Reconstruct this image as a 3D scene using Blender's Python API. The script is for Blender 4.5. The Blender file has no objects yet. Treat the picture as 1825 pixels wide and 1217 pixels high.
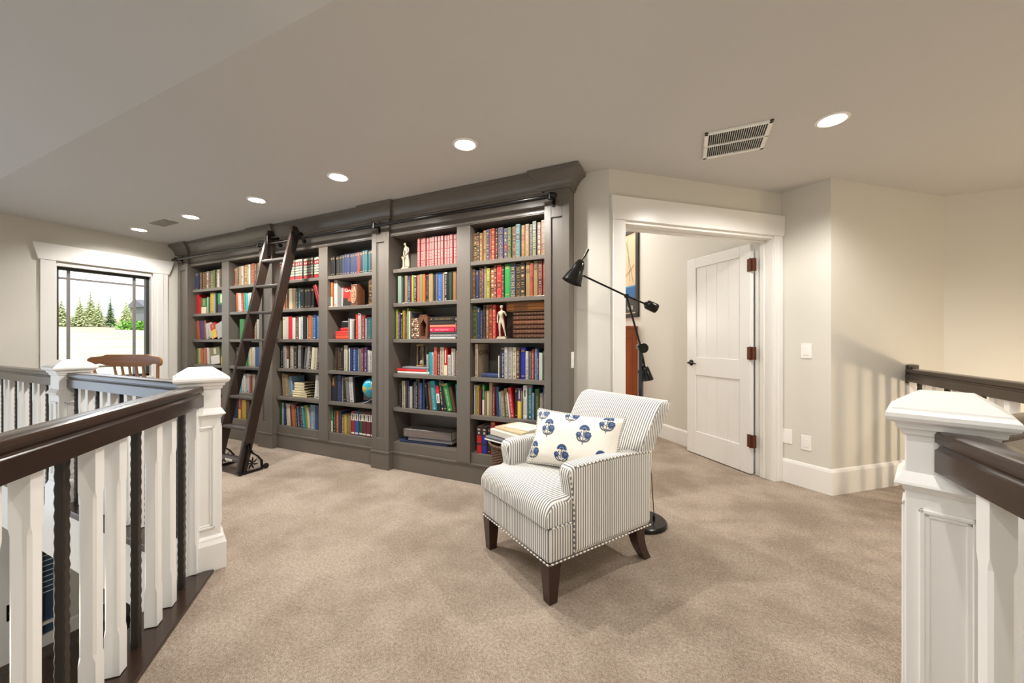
import bpy, bmesh, math, random, re
from mathutils import Vector, Matrix, Euler

scn = bpy.context.scene
COL = scn.collection
R = math.radians
V = Vector

# ------------------------------------------------------------------ materials
def s2l(c):
    return c/12.92 if c <= .04045 else ((c+.055)/1.055)**2.4
def hexc(h):
    h = h.lstrip('#')
    return tuple(s2l(int(h[i:i+2], 16)/255) for i in (0, 2, 4))
MATS = {}
def mat(name, col, rough=.5, metal=0, spec=.5, coat=0, bump=None, var=None, emit=None, trans=0):
    """bump=(scale,strength,distance) noise bump; var=(scale,amount) colour mottling of the thing itself"""
    m = bpy.data.materials.new(name); m.use_nodes = True
    nt = m.node_tree; b = nt.nodes['Principled BSDF']
    if isinstance(col, str): col = hexc(col)
    b.inputs['Base Color'].default_value = (*col, 1)
    b.inputs['Roughness'].default_value = rough
    b.inputs['Metallic'].default_value = metal
    b.inputs['Specular IOR Level'].default_value = spec
    b.inputs['Coat Weight'].default_value = coat
    b.inputs['Coat Roughness'].default_value = .15
    b.inputs['Transmission Weight'].default_value = trans
    tc = nt.nodes.new('ShaderNodeTexCoord')
    if bump:
        n = nt.nodes.new('ShaderNodeTexNoise'); n.inputs['Scale'].default_value = bump[0]; n.inputs['Detail'].default_value = 3
        bp = nt.nodes.new('ShaderNodeBump'); bp.inputs['Strength'].default_value = bump[1]; bp.inputs['Distance'].default_value = bump[2]
        nt.links.new(tc.outputs['Object'], n.inputs['Vector']); nt.links.new(n.outputs['Fac'], bp.inputs['Height'])
        nt.links.new(bp.outputs['Normal'], b.inputs['Normal'])
    if var:
        n = nt.nodes.new('ShaderNodeTexNoise'); n.inputs['Scale'].default_value = var[0]; n.inputs['Detail'].default_value = 4
        mp = nt.nodes.new('ShaderNodeMapping')
        if len(var) > 2: mp.inputs['Scale'].default_value = var[2]
        mx = nt.nodes.new('ShaderNodeMix'); mx.data_type = 'RGBA'
        a = var[1]
        mx.inputs[6].default_value = (*[c*(1-a) for c in col], 1); mx.inputs[7].default_value = (*[min(1, c*(1+a)) for c in col], 1)
        nt.links.new(tc.outputs['Object'], mp.inputs['Vector']); nt.links.new(mp.outputs['Vector'], n.inputs['Vector'])
        nt.links.new(n.outputs['Fac'], mx.inputs[0]); nt.links.new(mx.outputs[2], b.inputs['Base Color'])
    if emit:
        b.inputs['Emission Color'].default_value = (*emit[0], 1); b.inputs['Emission Strength'].default_value = emit[1]
    MATS[name] = m
    return m

def colour_attr_mat(name, rough, bump=None):
    m = mat(name, (.5, .5, .5), rough, bump=bump)
    nt = m.node_tree
    a = nt.nodes.new('ShaderNodeAttribute'); a.attribute_name = 'Col'
    nt.links.new(a.outputs['Color'], nt.nodes['Principled BSDF'].inputs['Base Color'])
    return m

WALL = mat('wall_paint', (.66, .635, .57), .75, bump=(180, .05, .002))
CEIL = mat('ceiling_paint', (.575, .56, .535), .85, bump=(120, .06, .002))
TRIM = mat('white_trim_paint', (.82, .805, .77), .28)
WHITE = mat('white_satin_paint', (.84, .83, .805), .30)
TAUPE = mat('taupe_cabinet_paint', (.135, .117, .098), .33, var=(6, .05, (1, 1, .2)))
DARKWOOD = mat('espresso_wood', (.031, .0165, .0105), .24, coat=.25, var=(5, .35, (1, 1, 6)))
LADDERWOOD = mat('walnut_ladder_wood', (.028, .017, .012), .30, coat=.2, var=(7, .4, (3, 3, .5)))
RUNGWOOD = mat('worn_rung_wood', (.075, .062, .055), .38)
IRON = mat('hammered_iron', (.034, .027, .022), .42, metal=.35, bump=(60, .3, .004))
BLACK = mat('black_metal', (.016, .0145, .014), .20, metal=.5)
BRONZE = mat('oil_rubbed_bronze', (.022, .016, .013), .35, metal=.8)
RUST = mat('copper_brown_hinge', (.13, .045, .022), .5, metal=.5, bump=(80, .3, .002))
LEGWOOD = mat('dark_cherry_leg', (.030, .010, .006), .28, coat=.3)
OAK = mat('honey_oak', (.27, .115, .040), .33, coat=.3, var=(5, .3, (1, 8, 8)))
CHERRY = mat('cherry_cabinet_wood', (.33, .075, .018), .40, var=(5, .3, (3, 3, .6)))
PLASTIC = mat('white_plastic', (.85, .84, .80), .4)
LENS = mat('lit_lamp_lens', (1, 1, 1), .5, emit=((1, .93, .82), 34))
VENTDARK = mat('vent_shadow_metal', (.02, .018, .015), .7)
WINFRAME = mat('dark_window_frame', (.030, .026, .026), .45)
MUNTIN = mat('grey_grille_bar', (.22, .20, .19), .5)
PLASTER = mat('ivory_plaster', (.45, .39, .285), .6)
GLASSM = mat('clear_glass', (1, 1, 1), .02, trans=1)
MATS['clear_glass'].node_tree.nodes['Principled BSDF'].inputs['IOR'].default_value = 1.05
nt_ = GLASSM.node_tree; out_ = nt_.nodes['Material Output']
tr_ = nt_.nodes.new('ShaderNodeBsdfTransparent'); gs_ = nt_.nodes.new('ShaderNodeBsdfGlossy'); gs_.inputs['Roughness'].default_value = .03
mx_ = nt_.nodes.new('ShaderNodeMixShader'); fr_ = nt_.nodes.new('ShaderNodeFresnel'); fr_.inputs['IOR'].default_value = 1.35
nt_.links.new(fr_.outputs[0], mx_.inputs[0]); nt_.links.new(tr_.outputs[0], mx_.inputs[1]); nt_.links.new(gs_.outputs[0], mx_.inputs[2]); nt_.links.new(mx_.outputs[0], out_.inputs['Surface'])
LOWFLOOR = mat('dark_plank_floor', (.055, .034, .024), .22, var=(4, .4, (1, 8, 1)))
LEATHER = mat('black_leather', (.012, .012, .016), .25)
PAGE = mat('book_paper', (.66, .60, .47), .8)
WOODDK = mat('carved_walnut', (.14, .052, .024), .45, bump=(70, .4, .004))
BOOK = colour_attr_mat('book_cloth', .42, bump=(300, .05, .001))
PAINTED = colour_attr_mat('painted_surface', .5)

def carpet_mat():
    m = mat('cut_pile_carpet', (.42, .33, .25), .95, spec=.15)
    nt = m.node_tree; b = nt.nodes['Principled BSDF']
    tc = nt.nodes.new('ShaderNodeTexCoord')
    def noise(sc, det, rough=.6):
        n = nt.nodes.new('ShaderNodeTexNoise'); n.inputs['Scale'].default_value = sc; n.inputs['Detail'].default_value = det
        n.inputs['Roughness'].default_value = rough
        nt.links.new(tc.outputs['Object'], n.inputs['Vector']); return n
    fine = noise(330, 3, .75); big = noise(2.4, 5); mid = noise(80, 2)
    r1 = nt.nodes.new('ShaderNodeValToRGB')
    r1.color_ramp.elements[0].position = .40; r1.color_ramp.elements[0].color = (.205, .158, .120, 1)
    r1.color_ramp.elements[1].position = .60; r1.color_ramp.elements[1].color = (.635, .53, .435, 1)
    add = nt.nodes.new('ShaderNodeMix'); add.data_type = 'FLOAT'; add.inputs[0].default_value = .22
    nt.links.new(fine.outputs['Fac'], add.inputs[2]); nt.links.new(mid.outputs['Fac'], add.inputs[3])
    nt.links.new(add.outputs[0], r1.inputs[0])
    r2 = nt.nodes.new('ShaderNodeValToRGB')
    r2.color_ramp.elements[0].position = .38; r2.color_ramp.elements[0].color = (.74, .715, .69, 1)
    r2.color_ramp.elements[1].position = .60; r2.color_ramp.elements[1].color = (1.0, 1.0, 1.0, 1)
    nt.links.new(big.outputs['Fac'], r2.inputs[0])
    mx = nt.nodes.new('ShaderNodeMix'); mx.data_type = 'RGBA'; mx.blend_type = 'MULTIPLY'; mx.inputs[0].default_value = 1
    nt.links.new(r1.outputs[0], mx.inputs[6]); nt.links.new(r2.outputs[0], mx.inputs[7])
    nt.links.new(mx.outputs[2], b.inputs['Base Color'])
    bp = nt.nodes.new('ShaderNodeBump'); bp.inputs['Strength'].default_value = .7; bp.inputs['Distance'].default_value = .006
    nt.links.new(add.outputs[0], bp.inputs['Height']); nt.links.new(bp.outputs['Normal'], b.inputs['Normal'])
    return m
CARPET = carpet_mat()

def stripe_mat(name, flip):
    """ticking stripe woven along the cloth: stripes vary along local x, on the side faces along local y (flip: the other way)"""
    m = mat(name, (.8, .8, .8), .85, spec=.2)
    nt = m.node_tree; b = nt.nodes['Principled BSDF']; L = nt.links.new
    tc = nt.nodes.new('ShaderNodeTexCoord')
    sp = nt.nodes.new('ShaderNodeSeparateXYZ'); L(tc.outputs['Object'], sp.inputs[0])
    sn = nt.nodes.new('ShaderNodeSeparateXYZ'); L(tc.outputs['Normal'], sn.inputs[0])
    ab = nt.nodes.new('ShaderNodeMath'); ab.operation = 'ABSOLUTE'; L(sn.outputs['Y' if flip else 'X'], ab.inputs[0])
    gt = nt.nodes.new('ShaderNodeMath'); gt.operation = 'GREATER_THAN'; gt.inputs[1].default_value = .72; L(ab.outputs[0], gt.inputs[0])
    mx = nt.nodes.new('ShaderNodeMix'); mx.data_type = 'FLOAT'
    L(gt.outputs[0], mx.inputs[0])
    L(sp.outputs['Y' if flip else 'X'], mx.inputs[2]); L(sp.outputs['X' if flip else 'Y'], mx.inputs[3])
    mu = nt.nodes.new('ShaderNodeMath'); mu.operation = 'MULTIPLY'; mu.inputs[1].default_value = 1/.0150; L(mx.outputs[0], mu.inputs[0])
    fr = nt.nodes.new('ShaderNodeMath'); fr.operation = 'FRACT'; L(mu.outputs[0], fr.inputs[0])
    rp = nt.nodes.new('ShaderNodeValToRGB'); rp.color_ramp.interpolation = 'LINEAR'
    e = rp.color_ramp.elements
    e[0].position = 0; e[0].color = (.80, .785, .74, 1)
    e[1].position = .50; e[1].color = (.80, .785, .74, 1)
    for p, c in ((.57, (.205, .20, .196)), (.93, (.205, .20, .196)), (1.0, (.80, .785, .74))):
        x = e.new(p); x.color = (*c, 1)
    L(fr.outputs[0], rp.inputs[0]); L(rp.outputs[0], b.inputs['Base Color'])
    n = nt.nodes.new('ShaderNodeTexNoise'); n.inputs['Scale'].default_value = 500; L(tc.outputs['Object'], n.inputs['Vector'])
    bp = nt.nodes.new('ShaderNodeBump'); bp.inputs['Strength'].default_value = .15; bp.inputs['Distance'].default_value = .002
    L(n.outputs['Fac'], bp.inputs['Height']); L(bp.outputs['Normal'], b.inputs['Normal'])
    return m
TICK = stripe_mat('ticking_stripe_cloth', False)
TICKARM = stripe_mat('ticking_stripe_arm_cloth', True)

# ------------------------------------------------------------------ mesh builder
class MB:
    def __init__(s): s.v = []; s.f = []; s.m = []; s.c = []; s.M = None
    def pt(s, p):
        p = V(p)
        if s.M: p = s.M @ p
        s.v.append(p); return len(s.v)-1
    def face(s, idx, m=0, c=None): s.f.append(tuple(idx)); s.m.append(m); s.c.append(c)
    def poly(s, pts, m=0, c=None): s.face([s.pt(p) for p in pts], m, c)
    def box(s, a, b, m=0, c=None, M=None):
        x0, y0, z0 = [min(a[i], b[i]) for i in range(3)]; x1, y1, z1 = [max(a[i], b[i]) for i in range(3)]
        P = [(x0,y0,z0),(x1,y0,z0),(x1,y1,z0),(x0,y1,z0),(x0,y0,z1),(x1,y0,z1),(x1,y1,z1),(x0,y1,z1)]
        if M: P = [M @ V(p) for p in P]
        i = [s.pt(p) for p in P]
        for q in ((0,3,2,1),(4,5,6,7),(0,1,5,4),(1,2,6,5),(2,3,7,6),(3,0,4,7)): s.face([i[k] for k in q], m, c)
    def prism(s, pts, ext, m=0, c=None):
        ext = V(ext); n = len(pts)
        a = [s.pt(p) for p in pts]; b = [s.pt(V(p)+ext) for p in pts]
        s.face(a[::-1], m, c); s.face(b, m, c)
        for i in range(n):
            j = (i+1) % n; s.face((a[i], a[j], b[j], b[i]), m, c)
    def loft(s, rings, m=0, c=None, cap=True, closed=True):
        I = [[s.pt(p) for p in r] for r in rings]; n = len(rings[0])
        for a, b in zip(I, I[1:]):
            for i in range(n if closed else n-1):
                j = (i+1) % n; s.face((a[i], a[j], b[j], b[i]), m, c)
        if cap: s.face(I[0][::-1], m, c); s.face(I[-1], m, c)
    def tube(s, pts, r, n=10, m=0, c=None, cap=True):
        pts = [V(p) for p in pts]; rs = r if isinstance(r, (list, tuple)) else [r]*len(pts)
        rings = []; up = None
        for i, p in enumerate(pts):
            d = (pts[min(i+1, len(pts)-1)]-pts[max(i-1, 0)]).normalized()
            if up is None: up = V((0, 0, 1)) if abs(d.z) < .9 else V((1, 0, 0))
            x = d.cross(up)
            if x.length < 1e-4: x = d.cross(V((0, 1, 0)))
            x.normalize(); y = x.cross(d); up = y
            rings.append([p+x*(rs[i]*math.cos(2*math.pi*k/n))+y*(rs[i]*math.sin(2*math.pi*k/n)) for k in range(n)])
        s.loft(rings, m, c, cap)
    def lathe(s, prof, n=24, o=(0,0,0), M=None, m=0, c=None, cap=True):
        o = V(o); rings = []
        for r, z in prof:
            ring = [V((r*math.cos(2*math.pi*k/n), r*math.sin(2*math.pi*k/n), z)) for k in range(n)]
            if M: ring = [M @ p for p in ring]
            rings.append([p+o for p in ring])
        s.loft(rings, m, c, cap)
    def sweep(s, prof, pts, m=0, c=None, cap=True):
        """prof [(out, z)] carried along the plan polyline pts [(x,y)] with mitred corners; out is to the right of travel"""
        n = len(pts); rings = []
        for i in range(n):
            p = V((*pts[i], 0)); d0 = d1 = None
            if i > 0: d0 = (p-V((*pts[i-1], 0))).normalized()
            if i < n-1: d1 = (V((*pts[i+1], 0))-p).normalized()
            d0 = d0 or d1; d1 = d1 or d0
            n0 = V((d0.y, -d0.x, 0)); n1 = V((d1.y, -d1.x, 0))
            b = (n0+n1); b = b/(1+n0.dot(n1)) if 1+n0.dot(n1) > .05 else n0
            rings.append([p+b*o+V((0, 0, z)) for o, z in prof])
        s.loft(rings, m, c, cap)

MW = {}
def mesh_from(name, mb, mats, inv=None, off=None, smooth=None):
    me = bpy.data.meshes.new(name)
    vs = mb.v
    if inv is not None: vs = [inv @ p for p in vs]
    if off is not None: vs = [p-off for p in vs]
    me.from_pydata([tuple(p) for p in vs], [], mb.f)
    for q in (mats if isinstance(mats, (list, tuple)) else [mats]): me.materials.append(q)
    me.polygons.foreach_set('material_index', mb.m)
    if any(c is not None for c in mb.c):
        a = me.color_attributes.new('Col', 'FLOAT_COLOR', 'CORNER')
        buf = []
        for p in me.polygons:
            c = mb.c[p.index] or (.5, .5, .5)
            buf += [c[0], c[1], c[2], 1.0]*p.loop_total
        a.data.foreach_set('color', buf)
    bm = bmesh.new(); bm.from_mesh(me); bmesh.ops.recalc_face_normals(bm, faces=bm.faces); bm.to_mesh(me); bm.free()
    if smooth is not None:
        me.shade_smooth(); me.set_sharp_from_angle(angle=R(smooth))
    return me
def tag(o, label=None, cat=None, group=None, kind=None):
    for k, x in (('label', label), ('category', cat), ('group', group), ('kind', kind)):
        if x: o[k] = x
    return o
def thing(name, loc, label, cat, group=None, rot=0, rot3=None):
    o = bpy.data.objects.new(name, None); o.empty_display_size = .1; COL.objects.link(o)
    o.location = loc; o.rotation_euler = rot3 or (0, 0, rot)
    MW[o.name] = Matrix.Translation(V(loc)) @ Euler(rot3 or (0, 0, rot)).to_matrix().to_4x4()
    return tag(o, label, cat, group)
def part(name, mb, mats, parent, world=True, smooth=None, bevel=None, label=None, seg=2):
    inv = MW[parent.name].inverted() if world else None
    me = mesh_from(name, mb, mats, inv=inv, smooth=smooth)
    o = bpy.data.objects.new(name, me); COL.objects.link(o); o.parent = parent
    MW[o.name] = MW[parent.name].copy()
    if bevel: add_bevel(o, bevel, seg)
    if label: o['label'] = label
    return o
def add_bevel(o, w, seg=2):
    b = o.modifiers.new('Bevel', 'BEVEL'); b.width = w; b.segments = seg; b.limit_method = 'ANGLE'; b.angle_limit = R(40)
    b.harden_normals = False
def single(name, mb, mats, label=None, cat=None, group=None, kind=None, smooth=None, bevel=None, org=None, seg=2):
    if org is None:
        xs = [p.x for p in mb.v]; ys = [p.y for p in mb.v]; zs = [p.z for p in mb.v]
        org = V(((min(xs)+max(xs))/2, (min(ys)+max(ys))/2, min(zs)))
    me = mesh_from(name, mb, mats, off=V(org), smooth=smooth)
    o = bpy.data.objects.new(name, me); COL.objects.link(o); o.location = org
    MW[o.name] = Matrix.Translation(V(org))
    if bevel: add_bevel(o, bevel, seg)
    return tag(o, label, cat, group, kind)
def struct(name, mb, mats, **k): return single(name, mb, mats, kind='structure', **k)
def T(x, y, z): return Matrix.Translation((x, y, z))
def RZ(a): return Matrix.Rotation(a, 4, 'Z')
def frame2(p, d):
    """matrix: local x along plan direction d, local y to its left, z up, origin p"""
    d = V((d[0], d[1], 0)).normalized()
    return Matrix(((d.x, -d.y, 0, p[0]), (d.y, d.x, 0, p[1]), (0, 0, 1, p[2] if len(p) > 2 else 0), (0, 0, 0, 1)))
def wall_seg(mb, p, q, z0, z1, th, m=0):
    """wall whose room face runs from p to q; thickness th to the left of travel"""
    M = frame2(p, (q[0]-p[0], q[1]-p[1])); L = math.hypot(q[0]-p[0], q[1]-p[1])
    mb.box((0, 0, z0), (L, th, z1), m, M=M)

# ------------------------------------------------------------------ layout constants (metres, carpet is z = 0)
CZ = 2.44                    # flat ceiling
XW = -6.14                   # window wall
LOW = -2.0                   # floor of the space below the openings
C1 = V((-.529, 2.80)); C2 = V((.71, 3.902)); C3 = V((.99, 3.69)); C4 = V((2.004, 4.575))
DW = (C2-C1).normalized()    # direction of the doorway wall
N1 = V((-2.334, 1.1225)); N0 = V((-4.165, 1.17)); N2 = V((.630, 1.424))
RAILZ = .957

# ------------------------------------------------------------------ room shell
mb = MB()
a45 = V((.7071, -.7071))
offn = V((-.7071, -.7071))*.02
e0 = N1+offn; e1 = N1+a45*4.2+offn
floor_poly = [(XW, 1.13), (N1.x-.06, 1.13), (e0.x, e0.y), (e1.x, e1.y), (.65, e1.y), (.65, 1.40), (1.72, 2.47), (1.72, 4.7), (2.2, 4.9), (1.0, 3.85), (.9, 4.0), (1.6, 8), (-3.2, 8), (-3.2, 3.0), (XW, 3.0)]
mb.prism([(x, y, -.04) for x, y in floor_poly], (0, 0, .04))
struct('floor', mb, CARPET, org=(0, 0, 0))
mb = MB()
mb.box((XW-.15, -4, LOW-.1), (3.6, 5.5, LOW)); struct('floor_lower', mb, LOWFLOOR, org=(0, 0, LOW-.1))
# fascia of the floor edge round the openings
mb = MB()
mb.box((XW, 1.10, -.40), (N1.x-.04, 1.125, -.045))
M = frame2((e0.x, e0.y), a45); mb.box((0, -.03, -.40), (4.2, -.005, -.045), M=M)
mb.box((.67, e1.y, -.40), (.695, 1.40, -.045))
M = frame2((.66, 1.40), (1, 1)); mb.box((0, -.03, -.40), (1.5, -.005, -.045), M=M)
mb.box((1.73, 2.47, -.40), (1.755, 4.4, -.045))
struct('trim_1', mb, WHITE)

# window wall with the opening
WY0, WY1, WZ0, WZ1 = 1.615, 2.43, .745, 2.02
mb = MB()
mb.box((XW, -4, LOW), (XW-.16, WY0, 4.6)); mb.box((XW, WY1, LOW), (XW-.16, 3.1, 4.6))
mb.box((XW, WY0, LOW), (XW-.16, WY1, WZ0)); mb.box((XW, WY0, WZ1), (XW-.16, WY1, 4.6))
struct('wall_left', mb, WALL)
mb = MB()
mb.box((XW-.16, 3.02, -.3), (-.80, 3.14, CZ+.1))
wall_seg(mb, (-.80, 2.80), (C1.x, C1.y), 0, CZ+.05, .25)
struct('wall_back', mb, WALL)
# doorway wall
TH = .16; S0, S1 = .10, 1.585; DH = 2.07
mb = MB(); M = frame2(C1, DW); LW = (C2-C1).length
mb.box((0, 0, 0), (S0, TH, CZ+.05), M=M); mb.box((S0, 0, DH), (S1, TH, CZ+.05), M=M); mb.box((S1, 0, 0), (LW+.05, TH, CZ+.05), M=M)
mb.box((-.2, TH, DH+.3), (LW, TH+.02, 3.4), M=M)
struct('wall_doorway', mb, WALL)
mb = MB(); wall_seg(mb, C2, C3, 0, CZ+.05, .2); struct('wall_switches', mb, WALL)
mb = MB(); wall_seg(mb, C3, C4, LOW, CZ+.05, .1); struct('wall_stair', mb, WALL)
mb = MB(); mb.box((C4.x-.02, C4.y, LOW), (3.6, C4.y+.15, CZ+.05)); struct('wall_far', mb, WALL)
mb = MB(); mb.box((3.5, -4, LOW), (3.65, 4.75, 4.6)); struct('wall_right', mb, WALL)
mb = MB(); mb.box((XW-.15, -4.15, LOW), (3.65, -4, 4.6)); struct('wall_rear', mb, WALL)
mb = MB(); mb.box((XW-.15, 2.60, LOW), (.9, 2.72, -.05)); mb.box((.9, 1.6, LOW), (1.02, 4.0, -.05)); struct('wall_lower', mb, WALL)
# ceiling
mb = MB(); mb.prism([(x, y, CZ) for x, y in ((XW-.2, .99), (3.65, .99), (3.65, 4.72), (2.02, 4.72), (.95, 3.78), (.76, 3.98), (-.56, 2.86), (-.85, 2.90), (-.85, 3.10), (XW-.2, 3.10))], (0, 0, .12)); struct('ceiling', mb, CEIL)
mb = MB(); mb.prism([(XW-.2, .99, CZ), (XW-.2, -4.2, CZ+2.05), (XW-.2, -4.2, CZ+2.17), (XW-.2, .99, CZ+.12)], (9.9, 0, 0)); struct('ceiling_slope', mb, CEIL)
# the room beyond the doorway
SD = V((-.666, .746)).normalized()
Q0 = V((0, 4.667))-SD*.84; Q1 = V((0, 4.667))+SD*3.4
mb = MB(); wall_seg(mb, (Q1.x, Q1.y), (Q0.x, Q0.y), 0, 3.4, .12); struct('wall_study_right', mb, WALL)
mb = MB(); mb.box((-3.2, 3.14, 0), (-3.05, 8, 3.4)); mb.box((-3.2, 7.6, 0), (-2.0, 7.75, 3.4)); struct('wall_study_left', mb, WALL)
mb = MB(); mb.box((-3.2, 3.14, 2.3), (-.95, 3.2, 3.4)); struct('wall_study_front', mb, WALL)
mb = MB(); mb.prism([(-3.2, 3.14, 3.4), (-.9, 2.9, 3.4), (.75, 4.0, 3.4), (-2.2, 7.8, 3.4), (-3.2, 7.8, 3.4)], (0, 0, .1)); struct('ceiling_study', mb, CEIL)

# baseboards
BB = [(0, 0), (.016, 0), (.016, .135), (.010, .15), (0, .155)]
def baseboard(name, pts, h=1.0):
    mb = MB(); mb.sweep([(o, z*h) for o, z in BB], pts); struct(name, mb, TRIM)
def off(p, n, d=0.0): return (p[0]+n[0]*d, p[1]+n[1]*d)
pa = C1+DW*1.655
baseboard('baseboard_right', [tuple(pa), tuple(C2), tuple(C3), tuple(C4), (3.4, C4.y)], 1.27)
baseboard('baseboard_back', [(-.77, 2.80), tuple(C1), tuple(C1+DW*.03)], 1.2)
baseboard('baseboard_study', [tuple(Q1), tuple(Q0)], 1.12)
baseboard('baseboard_left', [(XW, 1.15), (XW, 2.66)], 1.2)
mb = MB(); mb.sweep([(o, z+LOW) for o, z in BB], [(XW, 2.60), (-1.2, 2.60)]); mb.sweep([(o, z+LOW) for o, z in BB], [(XW, 1.66), (XW, 2.58)]); struct('baseboard_lower', mb, TRIM)

# ------------------------------------------------------------------ doorway casing and door
mb = MB(); M = frame2(C1, DW)
def cas(a, b): mb.box(a, b, M=M)
cas((.030, -.020, 0), (.128, 0, DH)); cas((1.566, -.020, 0), (1.656, 0, DH))
cas((S0, -.004, 0), (S0+.022, TH+.004, DH)); cas((S1-.022, -.004, 0), (S1, TH+.004, DH)); cas((S0, -.004, DH-.022), (S1, TH+.004, DH+.002))
cas((S0+.022, .07, 0), (S0+.036, .11, DH-.022)); cas((S1-.036, .07, 0), (S1-.022, .11, DH-.022)); cas((S0, .07, DH-.036), (S1, .11, DH-.022))
cas((1.60, -.006, 0), (1.64, -.024, DH))
o = struct('trim_2', mb, TRIM, bevel=.003)
mb = MB()
hp = [(.034, DH), (1.658, DH), (1.692, 2.243), (.006, 2.243)]
mb.prism([M @ V((s, -.028, z)) for s, z in hp], (M.to_3x3() @ V((0, .028, 0))))
struct('trim_3', mb, TRIM, bevel=.003)

HG = C1+DW*1.551+V((-DW.y, DW.x))*.168
door = thing('door_1', (HG.x, HG.y, 0), None, None); door['kind'] = 'structure'
M = frame2((HG.x, HG.y, 0), SD)      # x along the leaf from the hinge, y to its left (towards the doorway)
DL, DT, DZ = .765, .040, 2.045
mb = MB()
st = .112
P = [(.649-.0, .109, 1.03, 1.955), (.649, .109, .245, .825)]
xi0, xi1 = .109, .640
rails = [(0, .245), (.830, 1.015), (1.945, DZ)]
mb.box((0, 0, .008), (xi0, DT, DZ), M=M); mb.box((xi1, 0, .008), (DL, DT, DZ), M=M)
for z0, z1 in rails: mb.box((xi0, 0, max(z0, .008)), (xi1, DT, z1), M=M)
part('door_leaf', mb, WHITE, door, bevel=.004)
for z0, z1 in ((.245, .830), (1.015, 1.945)):
    mb = MB(); w = (xi1-xi0)/4
    for k in range(4):
        mb.box((xi0+k*w+.0012, .010, z0), (xi0+(k+1)*w-.0012, DT-.010, z1), M=M)
    mb.box((xi0, .0125, z0), (xi1, DT-.0125, z1), M=M)
    part('door_panel', mb, WHITE, door, bevel=.003)
# lever handle
mb = MB()
Mh = M @ T(.700, DT, .955)
mb.lathe([(.030, 0), (.032, .003), (.029, .008), (.012, .011), (.010, .045), (0.001, .047)], 20, M=Mh @ Matrix.Rotation(R(-90), 4, 'X'))
mb.M = Mh; mb.tube([(0, .045, 0), (-.03, .047, .002), (-.07, .046, -.002), (-.105, .045, -.006)], [.010, .0095, .008, .006], 10)
mb.tube([(0, -.04, 0), (0, -.085, 0), (-.05, -.086, 0), (-.105, -.085, -.004)], .009, 8)
mb.tube([(.0, .01, 0), (0, .045, 0)], .011, 10); mb.M = None
part('door_handle', mb, BRONZE, door, smooth=40, label='dark bronze lever handle')
for hz in (.245, 1.02, 1.80):
    mb = MB()
    mb.box((-.020, DT-.001, hz), (.030, DT+.003, hz+.112), M=M)
    mb.box((-.036, DT-.030, hz), (-.020, DT+.003, hz+.112), M=M)
    mb.tube([M @ V((-.006, DT+.008, hz-.004)), M @ V((-.006, DT+.008, hz+.116))], .007, 10)
    part('hinge', mb, RUST, door, bevel=.002, label='rust brown door hinge')

# wall plates
def plate(name, s, z, w, h, label, cat, rocker=True, p=C2, q=C3):
    d = (q-p).normalized(); M = frame2(p, d)
    t = thing(name, (M @ V((s, 0, z)))[:], label, cat)
    mb = MB(); mb.box((s-w/2, -.007, z-h/2), (s+w/2, 0, z+h/2), M=M); part('cover_plate', mb, PLASTIC, t, bevel=.002)
    if rocker:
        mb = MB(); mb.box((s-w*.24, -.011, z-h*.29), (s+w*.24, -.006, z+h*.29), M=M); part(rocker, mb, PLASTIC, t, bevel=.002)
    return t
plate('light_switch', .188, 1.105, .075, .120, 'white rocker light switch high on the wall beside the doorway', 'light switch', 'rocker')
plate('blank_wall_plate', .052, .385, .072, .118, 'blank white wall plate next to the doorway casing', 'wall plate', None)
plate('power_outlet', .188, .362, .072, .118, 'white power outlet with rectangular face below the light switch', 'power outlet', 'socket')
t = thing('dimmer_switch', (-.788, 2.74, 1.02), 'white dimmer switch on the end panel of the bookcase', 'light switch')
mb = MB(); mb.box((-.787, 2.705, .985), (-.781, 2.775, 1.105)); part('cover_plate', mb, PLASTIC, t, bevel=.002)
mb = MB(); mb.box((-.782, 2.72, 1.0), (-.777, 2.76, 1.09)); part('rocker', mb, PLASTIC, t, bevel=.002)

# ------------------------------------------------------------------ window
win = thing('window_1', (XW, (WY0+WY1)/2, WZ0), None, None); win['kind'] = 'structure'
mb = MB()
fx0, fx1 = XW-.115, XW-.055; fw = .030
mb.box((fx0, WY0+.012, WZ0), (fx1, WY0+.012+fw, WZ1-.03)); mb.box((fx0, WY1-.012-fw, WZ0), (fx1, WY1-.012, WZ1-.03))
mb.box((fx0, WY0+.012, WZ0), (fx1, WY1-.012, WZ0+fw)); mb.box((fx0, WY0+.012, WZ1-.03-fw), (fx1, WY1-.012, WZ1-.03))
part('window_frame', mb, WINFRAME, win, bevel=.003)
mb = MB()
gx0, gx1 = XW-.098, XW-.078
iy0, iy1 = WY0+.042, WY1-.042
for y in (1.735, 2.285): mb.box((gx0, y-.012, WZ0+fw), (gx1, y+.012, WZ1-.06))
for z in (1.872, .885): mb.box((gx0+.001, iy0, z-.011), (gx1-.001, iy1, z+.011))
part('window_grille', mb, MUNTIN, win, label='grey grille bars forming a border of small panes')
mb = MB(); mb.box((XW-.090, iy0, WZ0+fw), (XW-.086, iy1, WZ1-.06)); part('window_glass', mb, GLASSM, win)
mb = MB()
for y0, y1 in ((WY0-.002, WY0+.012), (WY1-.012, WY1+.002)): mb.box((XW-.14, y0, WZ0), (XW+.002, y1, WZ1))
mb.box((XW-.14, WY0, WZ1-.03), (XW+.002, WY1, WZ1)); mb.box((XW-.14, WY0, WZ0-.02), (XW+.03, WY1, WZ0))
struct('trim_4', mb, TRIM, bevel=.002)
mb = MB()
mb.box((XW, 1.508, .70), (XW+.020, 1.618, 2.040)); mb.box((XW, 2.430, .70), (XW+.020, 2.578, 2.040)); mb.box((XW+.019, 2.47, .70), (XW+.026, 2.53, 2.04))
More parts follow.
